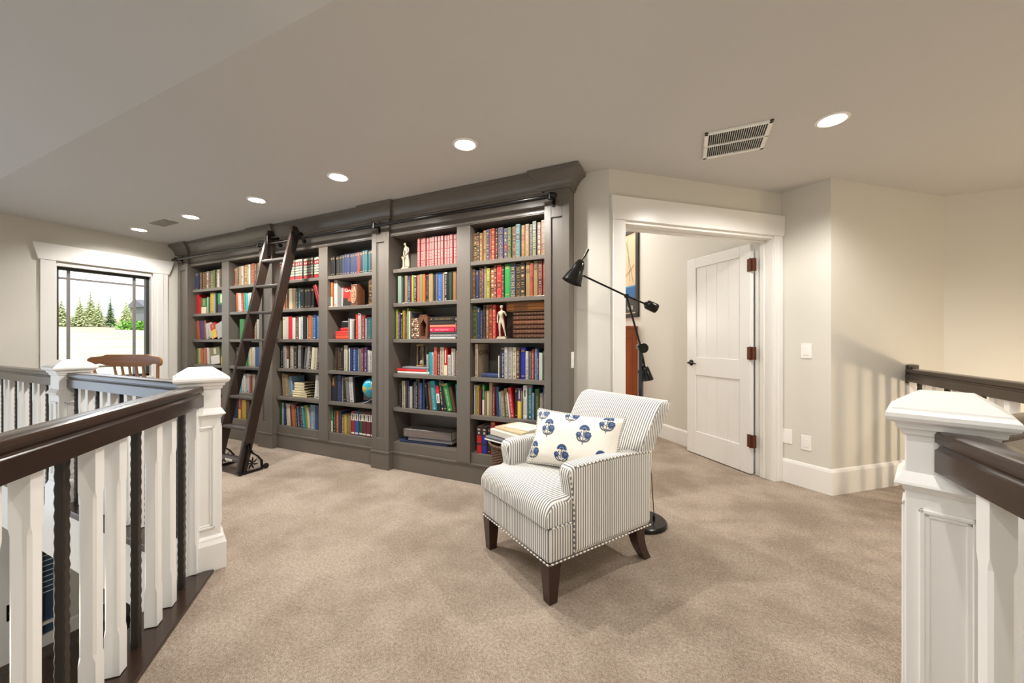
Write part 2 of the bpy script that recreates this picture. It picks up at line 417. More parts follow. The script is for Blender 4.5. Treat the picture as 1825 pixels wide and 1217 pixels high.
mb.box((XW, 1.49, .60), (XW+.02, 2.59, .70))
struct('trim_5', mb, TRIM, bevel=.003)
mb = MB(); mb.prism([(XW, 1.492, 2.040), (XW, 2.590, 2.040), (XW, 2.642, 2.214), (XW, 1.455, 2.214)], (.028, 0, 0)); struct('trim_6', mb, TRIM, bevel=.003)

# ------------------------------------------------------------------ railings
RP = [(-.040, -.107), (.040, -.107), (.040, -.050), (.034, -.046), (.031, -.040), (.034, -.034), (.040, -.030), (.040, -.012), (.036, -.004), (.028, 0),
      (-.028, 0), (-.036, -.004), (-.040, -.012), (-.040, -.030), (-.034, -.034), (-.031, -.040), (-.034, -.046), (-.040, -.050)]
def white_baluster(M):
    mb = MB(); h0, h1 = .018, RAILZ-.106; a = .0215
    def sq(z, c, a=a):
        return [(a-c, -a, z), (a, -a+c, z), (a, a-c, z), (a-c, a, z), (-a+c, a, z), (-a, a-c, z), (-a, -a+c, z), (-a+c, -a, z)]
    k = .0006; c = .0068
    mb.loft([[M @ V(p) for p in sq(z, q)] for z, q in ((h0, k), (h0+.14, k), (h0+.165, c), (h1-.165, c), (h1-.14, k), (h1, k))])
    return mb
def iron_baluster(M, rng):
    mb = MB(); h0, h1 = .013, RAILZ-.104; n = 44; a = .0122; rings = []
    for i in range(n+1):
        z = h0+(h1-h0)*i/n
        k = a+(.0014 if i % 2 else -.0012)+rng.uniform(-.0006, .0006)
        rings.append([M @ V((sx*(k if ax else a*.78), sy*(a*.78 if ax else k), z)) for sx, sy, ax in
                      ((1, -1, 1), (1, 1, 1), (1, 1, 0), (-1, 1, 0), (-1, 1, 1), (-1, -1, 1), (-1, -1, 0), (1, -1, 0))])
    mb.loft(rings)
    return mb
def railing(p, q, label, first_iron, step, shoe=(.085, .085), s_from=.10, s_to=None):
    p = V(p); q = V(q); L = (q-p).length; d = (q-p)/L
    t = thing('railing', (p.x, p.y, 0), label, 'railing')
    M = frame2((p.x, p.y, 0), d)
    mb = MB(); mb.loft([[M @ V((s, -a, RAILZ+z)) for a, z in RP] for s in (0, L)])
    part('handrail', mb, DARKWOOD, t, smooth=35)
    mb = MB(); mb.box((0, -shoe[0], -.03), (L, shoe[1], .014), M=M); part('shoe_plate', mb, DARKWOOD, t, bevel=.004)
    rng = random.Random(int(p.x*1000)); s_to = s_to or L-.03
    k0 = math.floor((s_from-first_iron)/step)
    for k in range(k0, 400):
        s = first_iron+k*step
        if s < s_from: continue
        if s > s_to: break
        Mb = M @ T(s, 0, 0)
        if k % 3 == 0: part('iron_baluster', iron_baluster(Mb, rng), IRON, t, smooth=30, label='dark hammered iron baluster')
        else: part('baluster', white_baluster(Mb), WHITE, t, label='white square baluster with chamfered edges')
    return t
def newel(c, rot, label, drop=0.0):
    t = thing('newel_post', (c.x, c.y, 0), label, 'newel post', rot=rot)
    w = .077
    mb = MB(); mb.box((-w, -w, -drop), (w, w, .96)); sh = part('shaft', mb, WHITE, t, world=False, bevel=.003)
    mb = MB()
    for k in range(4):
        M = RZ(k*math.pi/2)
        x0, x1, z0, z1 = -w+.026, w-.026, .215, .745
        for (g, dd) in ((0, .007), (.010, .0035)):
            b = .011
            X0, X1, Z0, Z1 = x0+g, x1-g, z0+g, z1-g
            mb.box((X0, -w-dd, Z0), (X0+b, -w+.002, Z1), M=M); mb.box((X1-b, -w-dd, Z0), (X1, -w+.002, Z1), M=M)
            mb.box((X0, -w-dd, Z0), (X1, -w+.002, Z0+b), M=M); mb.box((X0, -w-dd, Z1-b), (X1, -w+.002, Z1), M=M)
    part('panel_molding', mb, WHITE, t, world=False, bevel=.003)
    def ring(a, z): return [(-a, -a, z), (a, -a, z), (a, a, z), (-a, a, z)]
    mb = MB(); mb.loft([ring(a, z) for a, z in ((w, .785), (w+.004, .790), (w+.006, .797), (w+.020, .806), (w+.018, .812), (w+.003, .835), (w, .838))]); part('belt_molding', mb, WHITE, t, world=False)
    mb = MB(); mb.loft([ring(a, z) for a, z in ((w+.022, -drop), (w+.022, .135), (w+.012, .155), (w+.010, .165), (w, .178))]); part('plinth', mb, WHITE, t, world=False, bevel=.002)
    mb = MB(); mb.loft([ring(a, z) for a, z in ((w+.001, .935), (w+.006, .940), (w+.008, .952), (w+.016, .956), (w+.018, .968), (w+.026, .972), (w+.033, .977), (w+.037, .986), (w+.036, .996), (w+.031, 1.003), (w+.024, 1.006), (w+.023, 1.010), (w-.024, 1.046), (w-.028, 1.048))])
    part('cap', mb, WHITE, t, world=False, smooth=24)
    return t
newel(N1, R(-22.5), 'white panelled newel post in front of the ladder with two handrails meeting it')
newel(N0, 0, 'white panelled newel post before the window, standing within the long handrail', .30)
newel(N2, R(-22.5), 'large white panelled newel post nearest the stair wall, beside the sloping light on the wall')
railing(N1+a45*.082, N1+a45*2.6, 'dark handrail slanting down to the white newel post before the ladder, alternating balusters', .215-.082, .1225, s_from=.005)
railing((N1.x-.08, 1.17), (N0.x+.08, 1.17), 'dark handrail between the two white newel posts in front of the spindle-back chair', .945, .1145, s_from=.09)
railing((N0.x-.08, 1.17), (XW+.005, 1.17), 'dark handrail running from the newel post by the window to the window wall', .683, .1145, s_from=.06)
railing((N2.x-.015, N2.y-.072), (N2.x-.015, -1.3), 'dark handrail running past the large newel post out of view at the front', .26, .12, s_from=.075)
p2 = N2+V((.7071, .7071))*.085; q2 = N2+V((.7071, .7071))*1.47
railing(p2, q2, 'dark handrail running back from the large newel post behind its cap', .20, .12)
railing((q2.x, q2.y), (q2.x, 4.30), 'dark handrail fixed to the stair wall by a square rosette', .225, .12)
t = thing('rail_rosette', (q2.x, 4.30, .90), 'dark square rosette holding the handrail end on the stair wall', 'rosette')
dd = (C4-C3).normalized(); s = (V((q2.x, 4.30))-C3).dot(dd)
M = frame2(C3, dd); mb = MB(); mb.box((s-.062, -.026, .835), (s+.062, -.001, .985), M=M); part('backing_block', mb, DARKWOOD, t, bevel=.004)
mb = MB(); mb.box((s-.035, -.034, .85), (s+.035, -.026, .97), M=M); part('face_block', mb, DARKWOOD, t, bevel=.006)

# ------------------------------------------------------------------ bookcases
BAY = {1: (-5.845, -5.184), 2: (-5.04, -4.40), 3: (-4.15, -3.47), 4: (-3.34, -2.70), 5: (-2.48, -1.78), 6: (-1.65, -.983)}
ZS = [1.845, 1.533, 1.203, .884, .570, .250]      # shelf tops, from the top row down
YP, YS, YB = 2.672, 2.712, 2.975                  # pilaster face, stile face, back
PIL = [(-6.10, -5.868), (-4.388, -4.160), (-2.697, -2.492), (-.981, -.788)]
STILE = [(-5.184, -5.040), (-3.470, -3.340), (-1.780, -1.650)]
def pilaster(t, x0, x1):
    a, b, z0, z1 = x0+.054, x1-.054, .285, 2.10
    mb = MB(); mb.box((x0, YP+.014, .165), (x1, YB, 2.31))
    mb.box((x0, YP, .165), (a, YP+.02, 2.31)); mb.box((b, YP, .165), (x1, YP+.02, 2.31)); mb.box((a, YP, .165), (b, YP+.02, z0)); mb.box((a, YP, z1), (b, YP+.02, 2.31))
    part('pilaster', mb, TAUPE, t, bevel=.0025)
    mb = MB(); mb.box((x0-.006, YP-.008, 0), (x1+.006, YB, .158)); mb.box((x0-.010, YP-.014, .152), (x1+.010, YB, .168)); part('plinth', mb, TAUPE, t, bevel=.004)
names = ['tall taupe bookcase unit between window and ladder', 'tall taupe bookcase unit with the globe, just past the ladder', 'tall taupe bookcase unit behind the armchair, closest to the doorway']
for u in range(3):
    xl, xr = PIL[u][1], PIL[u+1][0]
    t = thing('bookcase', ((xl+xr)/2, YB, 0), names[u], 'bookcase')
    if u == 0: pilaster(t, *PIL[0])
    pilaster(t, *PIL[u+1])
    b1, b2 = 2*u+1, 2*u+2
    mb = MB(); mb.box((STILE[u][0], YS, .165), (STILE[u][1], YB, 2.31)); part('divider', mb, TAUPE, t, bevel=.003)
    mb = MB(); mb.box((xl, YB, .16), (xr, YB+.014, 2.31)); part('back_panel', mb, TAUPE, t)
    mb = MB(); mb.box((xl, YS-.006, 2.148), (xr, YB, 2.31)); mb.box((xl, YS-.012, 2.155), (xr, YS, 2.170)); mb.box((xl, YS-.012, 2.285), (xr, YS, 2.31)); part('header', mb, TAUPE, t, bevel=.002)
    mb = MB(); mb.box((xl, YS+.012, 0), (xr, YB, .155)); mb.box((xl, YS+.004, .150), (xr, YB, .168)); part('base', mb, TAUPE, t, bevel=.004)
    mb = MB(); mb.box((xl, YS+.016, .165), (xr, YB, .250)); part('bottom_deck', mb, TAUPE, t, bevel=.003)
    for b in (b1, b2):
        for z in ZS[:5]:
            mb = MB(); mb.box((BAY[b][0]-.001, YS+.006, z-.034), (BAY[b][1]+.001, YB, z)); part('shelf', mb, TAUPE, t, bevel=.003)
CP = [(0, 2.300), (.010, 2.302), (.012, 2.316), (.018, 2.320), (.020, 2.332), (.030, 2.352), (.050, 2.380), (.078, 2.404), (.088, 2.408), (.090, 2.436), (0, 2.436)]
pts = [(-6.138, YP)]
for i, (a, b) in enumerate(PIL):
    if i: pts.append((a-.012, YP+.03)); pts.append((a-.012, YP))
    if i < 3: pts.append((b+.012, YP)); pts.append((b+.012, YP+.03))
pts += [(-.788, YP), (-.788, 2.80)]
mb = MB(); mb.sweep(CP, pts)
single('crown_molding', mb, TAUPE, 'wide taupe crown molding along the top of the bookcases', 'crown molding', smooth=25)

# ladder track
PY, PZ = 2.600, 2.230
t = thing('ladder_track', (-3.45, PY, PZ), 'round dark rail along the top of the bookcases that carries the ladder', 'ladder rail')
mb = MB(); mb.tube([(-6.06, PY, PZ), (-.87, PY, PZ)], .0155, 14); mb.lathe([(.019, 0), (.019, .03), (.012, .036)], 14, o=(-.895, PY, PZ), M=Matrix.Rotation(R(90), 4, 'Y')); part('pipe', mb, BLACK, t, smooth=40)
for x in (-5.98, -4.275, -2.60, -.905):
    mb = MB(); mb.tube([(x, PY, PZ), (x, YP, PZ)], .010, 10)
    mb.box((x-.011, YP-.005, PZ-.055), (x+.011, YP, PZ+.055)); mb.tube([(x, PY, PZ-.022), (x, PY, PZ+.022)], .021, 12)
    part('bracket', mb, BLACK, t, smooth=40)

# rolling ladder
lx0, lx1 = -3.99, -3.58
def ly(z): return 1.985+.2236*z
lad = thing('library_ladder', ((lx0+lx1)/2, 2.05, 0), 'dark wooden rolling library ladder leaning on the bookcase rail', 'ladder')
for x0 in (lx0, lx1-.030):
    mb = MB()
    mb.prism([(x0, ly(.02), .02), (x0, ly(.02)+.088, .02), (x0, ly(2.30)+.088, 2.28), (x0, ly(2.335)+.05, 2.335), (x0, ly(2.335), 2.335)], (.030, 0, 0))
    part('side_rail', mb, LADDERWOOD, lad, bevel=.004)
for k in range(8):
    z = .13+.2687*k
    mb = MB(); mb.box((lx0+.028, ly(z)+.003, z-.024), (lx1-.028, ly(z)+.086, z)); rg = part('rung', mb, RUNGWOOD, lad, bevel=.005)
    if k == 0:
        mb = MB(); mb.box((-3.80, ly(z)+.0005, z-.021), (-3.70, ly(z)+.004, z-.004)); part('maker_plate', mb, PLASTIC, rg, label='small white plate on the lowest rung')
for z, r in ((2.265, .007), (2.20, .007)):
    mb = MB(); mb.tube([(lx0+.02, ly(z)+.05, z), (lx1-.02, ly(z)+.05, z)], r, 10); part('tie_rod', mb, RUNGWOOD, lad, smooth=40)
for x in (lx0+.045, lx1+.012):
    mb = MB()
    mb.box((x-.006, ly(2.1)+.03, 2.06), (x+.002, ly(2.1)+.06, 2.27))
    mb.tube([(x, ly(2.2)+.05, 2.24), (x, PY-.02, 2.285)], .008, 8)
    part('hook_arm', mb, BLACK, lad, smooth=40)
    for dy, dz in ((-.012, .034), (.022, -.030)):
        mb = MB(); mb.lathe([(.006, -.012), (.019, -.012), (.019, -.006), (.013, -.002), (.013, .002), (.019, .006), (.019, .012), (.006, .012)], 16, o=(x, PY+dy, PZ+dz), M=Matrix.Rotation(R(90), 4, 'Y')); part('roller', mb, BLACK, lad, smooth=40)
for x0 in (lx0-.024, lx1+.001):
    mb = MB(); y0 = ly(.02)+.02
    outer = [(y0+.045, .265), (y0+.075, .262), (y0+.080, .225), (y0+.105, .175), (y0+.150, .135), (y0+.185, .085), (y0+.19, .02)]
    for (a, b) in zip(outer, outer[1:]):
        mb.box((x0, -.006, -.006), (x0+.023, math.hypot(b[0]-a[0], b[1]-a[1])+.004, .006), M=T(0, a[0], a[1]) @ Matrix.Rotation(math.atan2(b[1]-a[1], b[0]-a[0]), 4, 'X'))
    mb.box((x0, y0-.01, .004), (x0+.023, y0+.195, .022))
    mb.prism([(x0, y0+.02, .02), (x0, y0+.036, .02), (x0, y0+.085, .265), (x0, y0+.068, .265)], (.023, 0, 0))
    cy, cz = y0+.10, .085
    for k in range(7):
        a = R(20+k*52)
        c2 = V((x0+.011, cy+.026*math.cos(a), cz+.030*math.sin(a)))
        mb.tube([(x0+.011, cy, cz), tuple(c2), (x0+.011, cy+.054*math.cos(a+.2), cz+.056*math.sin(a+.2))], [.003, .008, .003], 6)
    part('floor_bracket', mb, BLACK, lad, smooth=30, label='black openwork iron floor bracket')
    mb = MB(); mb.lathe([(.005, -.009), (.023, -.009), (.025, 0), (.023, .009), (.005, .009)], 18, o=(x0+.012, y0+.225, .026), M=Matrix.Rotation(R(90), 4, 'Y')); part('floor_wheel', mb, BLACK, lad, smooth=40)

# ------------------------------------------------------------------ books
PALETTE = {'k': ('black', '1c1b1c'), 'n': ('brown', '5e3a26'), 'N': ('light brown', '93653f'), 'g': ('dark green', '2c5a35'), 'G': ('green', '2f9447'), 'e': ('lime green', '9fae3c'),
 'r': ('red', 'a52f2e'), 'R': ('bright red', 'd8232a'), 'm': ('maroon', '72283a'), 'b': ('navy', '2f3d66'), 'B': ('blue', '2f5fa8'), 'l': ('pale blue', '93b4cf'), 'c': ('teal', '1f6e78'), 'C': ('turquoise', '2ba6b5'),
 't': ('tan', 'a58c64'), 'i': ('cream', 'd8ceb4'), 'w': ('white', 'dcd9d2'), 's': ('grey', '77757a'), 'S': ('slate blue', '4a5468'), 'y': ('yellow', 'd3b03c'), 'o': ('orange', 'cf6f35'), 'p': ('purple', '6a3f7c'), 'P': ('coral', 'd9705c'), 'a': ('mint', '9fb8a0'), 'v': ('violet blue', '2430a8'), 'O': ('olive', '8a8752')}
COLRGB = {k: hexc(h) for k, (n, h) in PALETTE.items()}
GOLD = hexc('a38350'); CREAM = hexc('d9cdae'); DARK = hexc('26211f'); SILV = hexc('c9c6c0'); PG = hexc('cfc4a6')
STYLE_WORDS = {'G': 'gilt-banded', 'T': 'titled', 'P': 'plain', 'H': 'two-tone', 'F': 'white-boxed', 'L': 'striped law', 'W': 'white-labelled', 'D': 'small-lettered', 'X': 'red-topped', 'Z': 'black-topped'}
def dk(c, f): return tuple(x*f for x in c)
def book_mesh(mb, M, w, h, d, col, style, rng, pages=False):
    old = mb.M; mb.M = M
    c = .011 if style == 'V' else min(.005, w*.22)
    def rect(x0, x1, z0, z1, cc, y=-.0007):
        if x1 > x0 and z1 > z0: mb.poly([(x0, y, z0), (x1, y, z0), (x1, y, z1), (x0, y, z1)], 0, cc)
    U = [(0, c), (c, 0), (w-c, 0), (w, c)]
    if pages:
        bt = min(.003, w*.15)
        mb.prism([(x, y, 0) for x, y in U]+[(w, c+.004, 0), (0, c+.004, 0)], (0, 0, h), 0, col)
        mb.box((0, c, 0), (bt, d, h), 0, col); mb.box((w-bt, c, 0), (w, d, h), 0, col)
    else:
        mb.prism([(x, y, 0) for x, y in U]+[(w, d, 0), (0, d, 0)], (0, 0, h), 0, col)
    a, b = c*.9, w-c*.9; iw = b-a; mid = w/2
    lum = .3*col[0]+.6*col[1]+.1*col[2]
    ink = GOLD if style == 'G' else (DARK if lum > .22 else rng.choice([CREAM, SILV, GOLD]))
    if style == 'G':
        n = rng.choice([4, 5, 6]); mg = .012
        seg = (h-2*mg)/n
        for z in (mg*.4, h-mg*.6): rect(a, b, z, z+.0035, GOLD)
        tt = rng.randrange(1, n)
        pat = rng.choice('dboxs'); gc = rng.choice([GOLD, GOLD, hexc('c4ad80'), hexc('94703c'), hexc('a98f68')])
        for k in range(n):
            z0 = mg+k*seg; z1 = z0+seg
            rect(a, b, z0+.001, z0+.0030, gc); rect(a, b, z0+.0055, z0+.0065, gc); rect(a+.0004, a+.0016, z0+.008, z1-.004, gc); rect(b-.0016, b-.0004, z0+.008, z1-.004, gc)
            zc = (z0+z1)/2; r = min(iw*.36, seg*.3)
            if k == n-tt:
                rect(a+.001, b-.001, z0+.006, z1-.004, rng.choice([dk(col, .45), dk(col, .5), hexc('6c1f22'), dk(col, .35)]))
                for q in range(2): rect(a+iw*.2, b-iw*.2, z0+seg*(.35+.22*q), z0+seg*(.43+.22*q), gc, -.0012)
            elif pat == 'd': mb.poly([(mid-r, -.0008, zc), (mid, -.0008, zc-r*1.5), (mid+r, -.0008, zc), (mid, -.0008, zc+r*1.5)], 0, gc)
            elif pat == 'b':
                for (xa, xb, za, zb) in ((a+.001, b-.001, z0+.007, z0+.009), (a+.001, b-.001, z1-.006, z1-.004), (a+.001, a+.003, z0+.007, z1-.004), (b-.003, b-.001, z0+.007, z1-.004)): rect(xa, xb, za, zb, gc)
            elif pat == 'o': mb.poly([(mid+r*math.cos(q*math.pi/4), -.0008, zc+r*math.sin(q*math.pi/4)) for q in range(8)], 0, gc)
            elif pat == 'x':
                for q in (-1, 1): mb.poly([(mid-r, -.0008, zc-q*r*1.3), (mid-r+.003, -.0008, zc-q*r*1.3), (mid+r, -.0008, zc+q*r*1.3), (mid+r-.003, -.0008, zc+q*r*1.3)], 0, gc)
            else:
                for q in (-.55, 0, .55): mb.poly([(mid+iw*.34*q+r*.32*math.cos(t_*math.pi/3), -.0008, zc+q*seg*.3+r*.32*math.sin(t_*math.pi/3)) for t_ in range(6)], 0, gc)
                for q in (-.55, .55): mb.poly([(mid-iw*.34*q+r*.28*math.cos(t_*math.pi/3), -.0008, zc+q*seg*.3+r*.28*math.sin(t_*math.pi/3)) for t_ in range(6)], 0, gc)
    elif style == 'V':
        for k in range(6):
            z = h*(.05+.175*k)
            mb.prism([(c*.35, c*.55, z), (c, -.002, z), (w-c, -.002, z), (w-c*.35, c*.55, z)], (0, 0, .004), 0, dk(col, 1.35))
            if k in (1, 3): rect(a+.001, b-.001, z+.012, z+h*.13, dk(col, .45)); rect(mid-.0025, mid+.0025, z+.02, z+h*.115, dk(GOLD, .8), -.0012)
            elif k < 5: mb.poly([(mid+.0045*math.cos(q*math.pi/4), -.0008, z+h*.09+.0045*math.sin(q*math.pi/4)) for q in range(8)], 0, dk(GOLD, .8))
            rect(a, b, z-.003, z-.0018, dk(GOLD, .7)); rect(a, b, z+.0058, z+.007, dk(GOLD, .7))
    elif style == 'F':
        for z0, z1 in ((.03, .08), (.09, .135), (.145, .19), (.195, .225), (.84, .96)):
            rect(a+iw*.1, b-iw*.1, z0*h+.002, z1*h, hexc('c4948a')); rect(a+iw*.34, b-iw*.34, z0*h+.005, z1*h-.003, col, -.0012)
        for z0, z1 in ((.26, .34), (.36, .44), (.46, .54)):
            rect(a+iw*.1, b-iw*.1, z0*h, z1*h, hexc('c4948a')); rect(a+iw*.34, b-iw*.34, z0*h+.006, z1*h-.006, col, -.0012)
        rect(a+iw*.12, a+iw*.30, .57*h, .81*h, hexc('c4948a')); rect(b-iw*.42, b-iw*.14, .57*h, .81*h, hexc('c4948a'))
    elif style == 'L':
        rd = hexc('9c2c30')
        for z0, z1, cc in ((0, .03, hexc('b0a890')), (.03, .17, rd), (.20, .29, hexc('b3ab94')), (.32, .42, hexc('93998a')), (.45, .54, hexc('b3ab94')), (.57, .66, hexc('93998a')), (.69, .86, rd), (.89, 1, hexc('aaa593'))): rect(a*.6, w-a*.6, z0*h, z1*h, cc)
        rect(a+iw*.25, b-iw*.25, .74*h, .81*h, CREAM, -.0012)
    elif style == 'H':
        cc = rng.choice([CREAM, hexc('d3b03c'), hexc('d8d4cc'), hexc('20222c')]); z = rng.uniform(.35, .6)*h
        rect(a*.5, w-a*.5, 0.001, z, cc); rect(mid-iw*.14, mid+iw*.14, z+.02, h*.93, ink)
    elif style == 'Z':
        rect(a*.3, w-a*.3, h*.66, h, DARK); rect(a*.3, w-a*.3, h*.30, h*.38, DARK); rect(mid-iw*.3, mid+iw*.3, h*.86, h*.92, CREAM, -.0012); rect(mid-iw*.2, mid+iw*.2, h*.72, h*.80, SILV, -.0012)
    elif style == 'X':
        rect(a*.3, w-a*.3, h*.70, h, hexc('cf2020')); rect(a*.3, w-a*.3, h*.30, h*.68, hexc('d6d2ca')); rect(mid-iw*.15, mid+iw*.15, h*.36, h*.6, DARK, -.0012)
    elif style == 'W':
        rect(a*.7, w-a*.7, h*.62, h*.9, hexc('d9d5cb')); rect(mid-iw*.18, mid+iw*.18, h*.65, h*.87, DARK, -.0012); rect(a, b, h*.05, h*.12, hexc('d9d5cb'))
    elif style == 'D':
        for z0 in (.90, .86, .08): rect(a+iw*.12, b-iw*.12, z0*h, z0*h+.006, GOLD)
    elif style == 'T':
        z = h*rng.uniform(.12, .22); top = h*rng.uniform(.74, .92); tw = min(iw*.62, .013); ink = tuple(q*.8+w_*.2 for q, w_ in zip(ink, col)); word = rng.randint(3, 8)
        while z < top:
            lz = rng.uniform(.0032, .0058); x0 = mid-tw/2; k = rng.random()
            if k < .45: rect(x0, x0+tw, z, z+.0014, ink); rect(x0, x0+tw, z+lz-.0014, z+lz, ink); rect(x0+tw*.4, x0+tw*.6, z+.0014, z+lz-.0014, ink)
            elif k < .75: rect(x0, x0+tw, z, z+.0015, ink); rect(x0, x0+tw*.22, z+.0015, z+lz, ink)
            else: rect(x0, x0+tw, z+lz*.3, z+lz*.75, ink)
            z += lz+.0018; word -= 1
            if word <= 0: z += .007; word = rng.randint(3, 9)
        rect(mid-iw*.2, mid+iw*.2, h*.04, h*.04+min(.014, iw), ink)
        if rng.random() < .35: rect(a*.5, w-a*.5, h*.93, h*.97, rng.choice([CREAM, GOLD, DARK, hexc('a52f2e')]))
    mb.M = old
def page_mesh(mb, M, w, h, d):
    old = mb.M; mb.M = M; bt = min(.003, w*.15); c = min(.005, w*.22)+.004
    mb.box((bt, c, .003), (w-bt, d-.004, h-.003)); mb.M = old

ROWS = ['top', 'second', 'third', 'fourth', 'fifth', 'bottom']
BAYN = {6: 'first bay from doorway', 5: 'second bay from doorway', 4: 'third bay from doorway', 3: 'bay just past ladder'}
ORD = 'first second third fourth fifth sixth seventh eighth ninth tenth eleventh twelfth thirteenth fourteenth fifteenth sixteenth seventeenth eighteenth nineteenth twentieth'.split()
ORD += ['twenty-'+x for x in ORD[:9]]+['thirtieth']
rngB = random.Random(11)
stuffB = MB(); NB = [0]
SHELF_GROUP = 'books standing on the shelves'
def shelf_row(bay, row, u0, u1, spec, y0=2.752):
    xl, xr = BAY[bay]; X0 = xl+(xr-xl)*max(u0, .004); X1 = xl+(xr-xl)*min(u1, .996); z = ZS[row]+.0006
    toks = []
    for tk in spec.split():
        m = re.match(r'([a-zA-Z_])(\d+)(?:\.([\d]+))?([A-Z]?)(?:([<>])(\d+))?$', tk)
        toks.append((m[1], float(m[2]), float(m[3] or 0)/(10 if m[3] and len(m[3]) == 3 else 1)*.01, m[4], m[5], R(float(m[6] or 0))))
    clr = [.296, .271, .289, .278, .273, .279][row]
    toks = [(c, w, min(h, clr), s_, ln, a) for c, w, h, s_, ln, a in toks]
    # natural advance of each
    seq = []; fixed = 0; var = 0; prev = None
    for i, (c, w, h, s, ln, a) in enumerate(toks):
        if c == '_': var += w; continue
        if ln == '<' and not (prev and prev[4] == '<'): fixed += h*math.sin(a)
        nx = toks[i+1] if i+1 < len(toks) else None
        var += w/math.cos(a) if ln else w
        if ln == '>' and not (nx and nx[4] == '>'): fixed += h*math.sin(a)
        prev = toks[i]
    k = (X1-X0-fixed)/var; x = X0; prev = None
    nbooks = sum(1 for q in toks if q[0] != '_'); j = 0
    for i, (c, w, h, s, ln, a) in enumerate(toks):
        w *= k
        if c == '_': x += w; prev = None; continue
        j += 1; wb = w-.0012
        col = COLRGB[c]; f = rngB.uniform(.50, .78); col = tuple(min(1, q*f) for q in col)
        d = min(.19, max(.12, h*.72))+rngB.uniform(-.01, .01); y = y0+rngB.uniform(-.006, .010)
        if ln == '<':
            if not (prev and prev[4] == '<'): x += h*math.sin(a)
            M = T(x, y, z) @ Matrix.Rotation(-a, 4, 'Y'); adv = w/math.cos(a)
        elif ln == '>':
            adv = w/math.cos(a)
            M = T(x+w*math.cos(a), y, z) @ Matrix.Rotation(a, 4, 'Y') @ T(-w, 0, 0)
        else: M = T(x, y, z); adv = w
        style = s or rngB.choice('TTTTPWD')
        rb = random.Random(rngB.random())
        if bay <= 2 or (bay == 3 and row != 0):
            book_mesh(stuffB, M, wb, h, d, col, style, rb)
        else:
            pages = row >= 3
            mb = MB(); book_mesh(mb, M, wb, h, d, col, style, rb, pages)
            n = j if bay in (3, 5) else nbooks-j+1
            tl = 'leaning ' if ln else ''
            lab = f"{tl}{PALETTE[c][0]} {STYLE_WORDS[style]} book, {ORD[n-1]} from panelled post, {ROWS[row]} shelf, {BAYN[bay]}"
            o = single('book', mb, BOOK, lab, 'book', SHELF_GROUP, org=(x+wb/2, y+d/2, z))
            NB[0] += 1
            if pages:
                pm = MB(); page_mesh(pm, M, wb, h, d); part('page_block', pm, PAGE, o)
        nx = toks[i+1] if i+1 < len(toks) else None
        x += adv
        if ln == '>' and not (nx and nx[4] == '>'): x += h*math.sin(a)
        prev = toks[i]

# doorway bay
shelf_row(6, 0, 0, .996, 'n45.24G k25.245G N30.235G t32.255G b30.26G r25.26G r32.26G k26.255G b52.26G b36.25G g40.25G n38.255G c44.265G N36.255G t38.26G b30.255G g38.27G m36.26G N52.27G')
shelf_row(6, 1, 0, .996, 'n30.25G b32.24D n32.26G b22.25G t28.265G e32.25G r40.255G m28.27G R46.27G k28.26G G56.28D S50.285G k45.265G k45.28G t44.28G r30.26G t40.28G m38.27G r42.29G')
shelf_row(6, 2, .01, .325, 'g46.27G b28.26D b26.235T k30.28G N28.28T r40.28G R32.28G')
shelf_row(6, 3, .36, .996, 'w12.18P k14.20T b34.25T w30.25T w38.25T i36.25T n32.25T v48.25D w26.22T s24.22D r24.235T l24.24T b16.23T w32.21P g36.225D')
shelf_row(6, 4, .03, .996, 'w12.245P y36.24T m28.21P G26.25H t20.20P i30.20P t34.27P r26.24T b36.24P<3 l12.20T<3 w14.20T<5 t32.21T<5 O32.23T<5 w18.20P<7 R36.24T<7 k32.24D p38.24H O12.22P w44.265W c46.27T l20.21T g44.24T t34.21P B40.25T')
shelf_row(6, 5, .05, .50, 'R36.22Z v36.22Z k24.22D R30.27T k24.23P n30.24D n30.24D')
# second bay
shelf_row(5, 0, .36, .996, ' '.join(['r30.26F']*14))
shelf_row(5, 1, 0, .996, 'k20.18P a34.25P S14.25P k18.25P t28.25P b22.25T r20.25P e16.25P k26.25T P26.25P O32.25P o20.25P k28.25T t40.255P k24.255P s14.255P B44.255T t20.255P k28.255T k12.255P g16.255P k14.255P N30.255P g26.255T')
shelf_row(5, 2, 0, .26, 'e28.275T p20.25T k26.245T s10.26P e16.265T o16.265T c16.265T e22.28P w18.255P s12.24P')
shelf_row(5, 3, .50, .996, 'w14.18T C24.20P w14.20T P20.245T m20.20T i28.245T R24.24H w22.18T w16.235D s14.235T o14.22T k10.265P')
shelf_row(5, 4, .06, .996, 'k10.24T k14.24D i30.245T k16.24T b14.25P s16.20T w14.20P k12.24T s18.24D k20.275T n14.28P B24.235T b18.29P k20.24D<6 N26.25P<6 C40.26T<6 k28.22X<6 k26.27T<7 k30.26D<9 G40.245T<13 n26.22P<13 C22.24P<4')
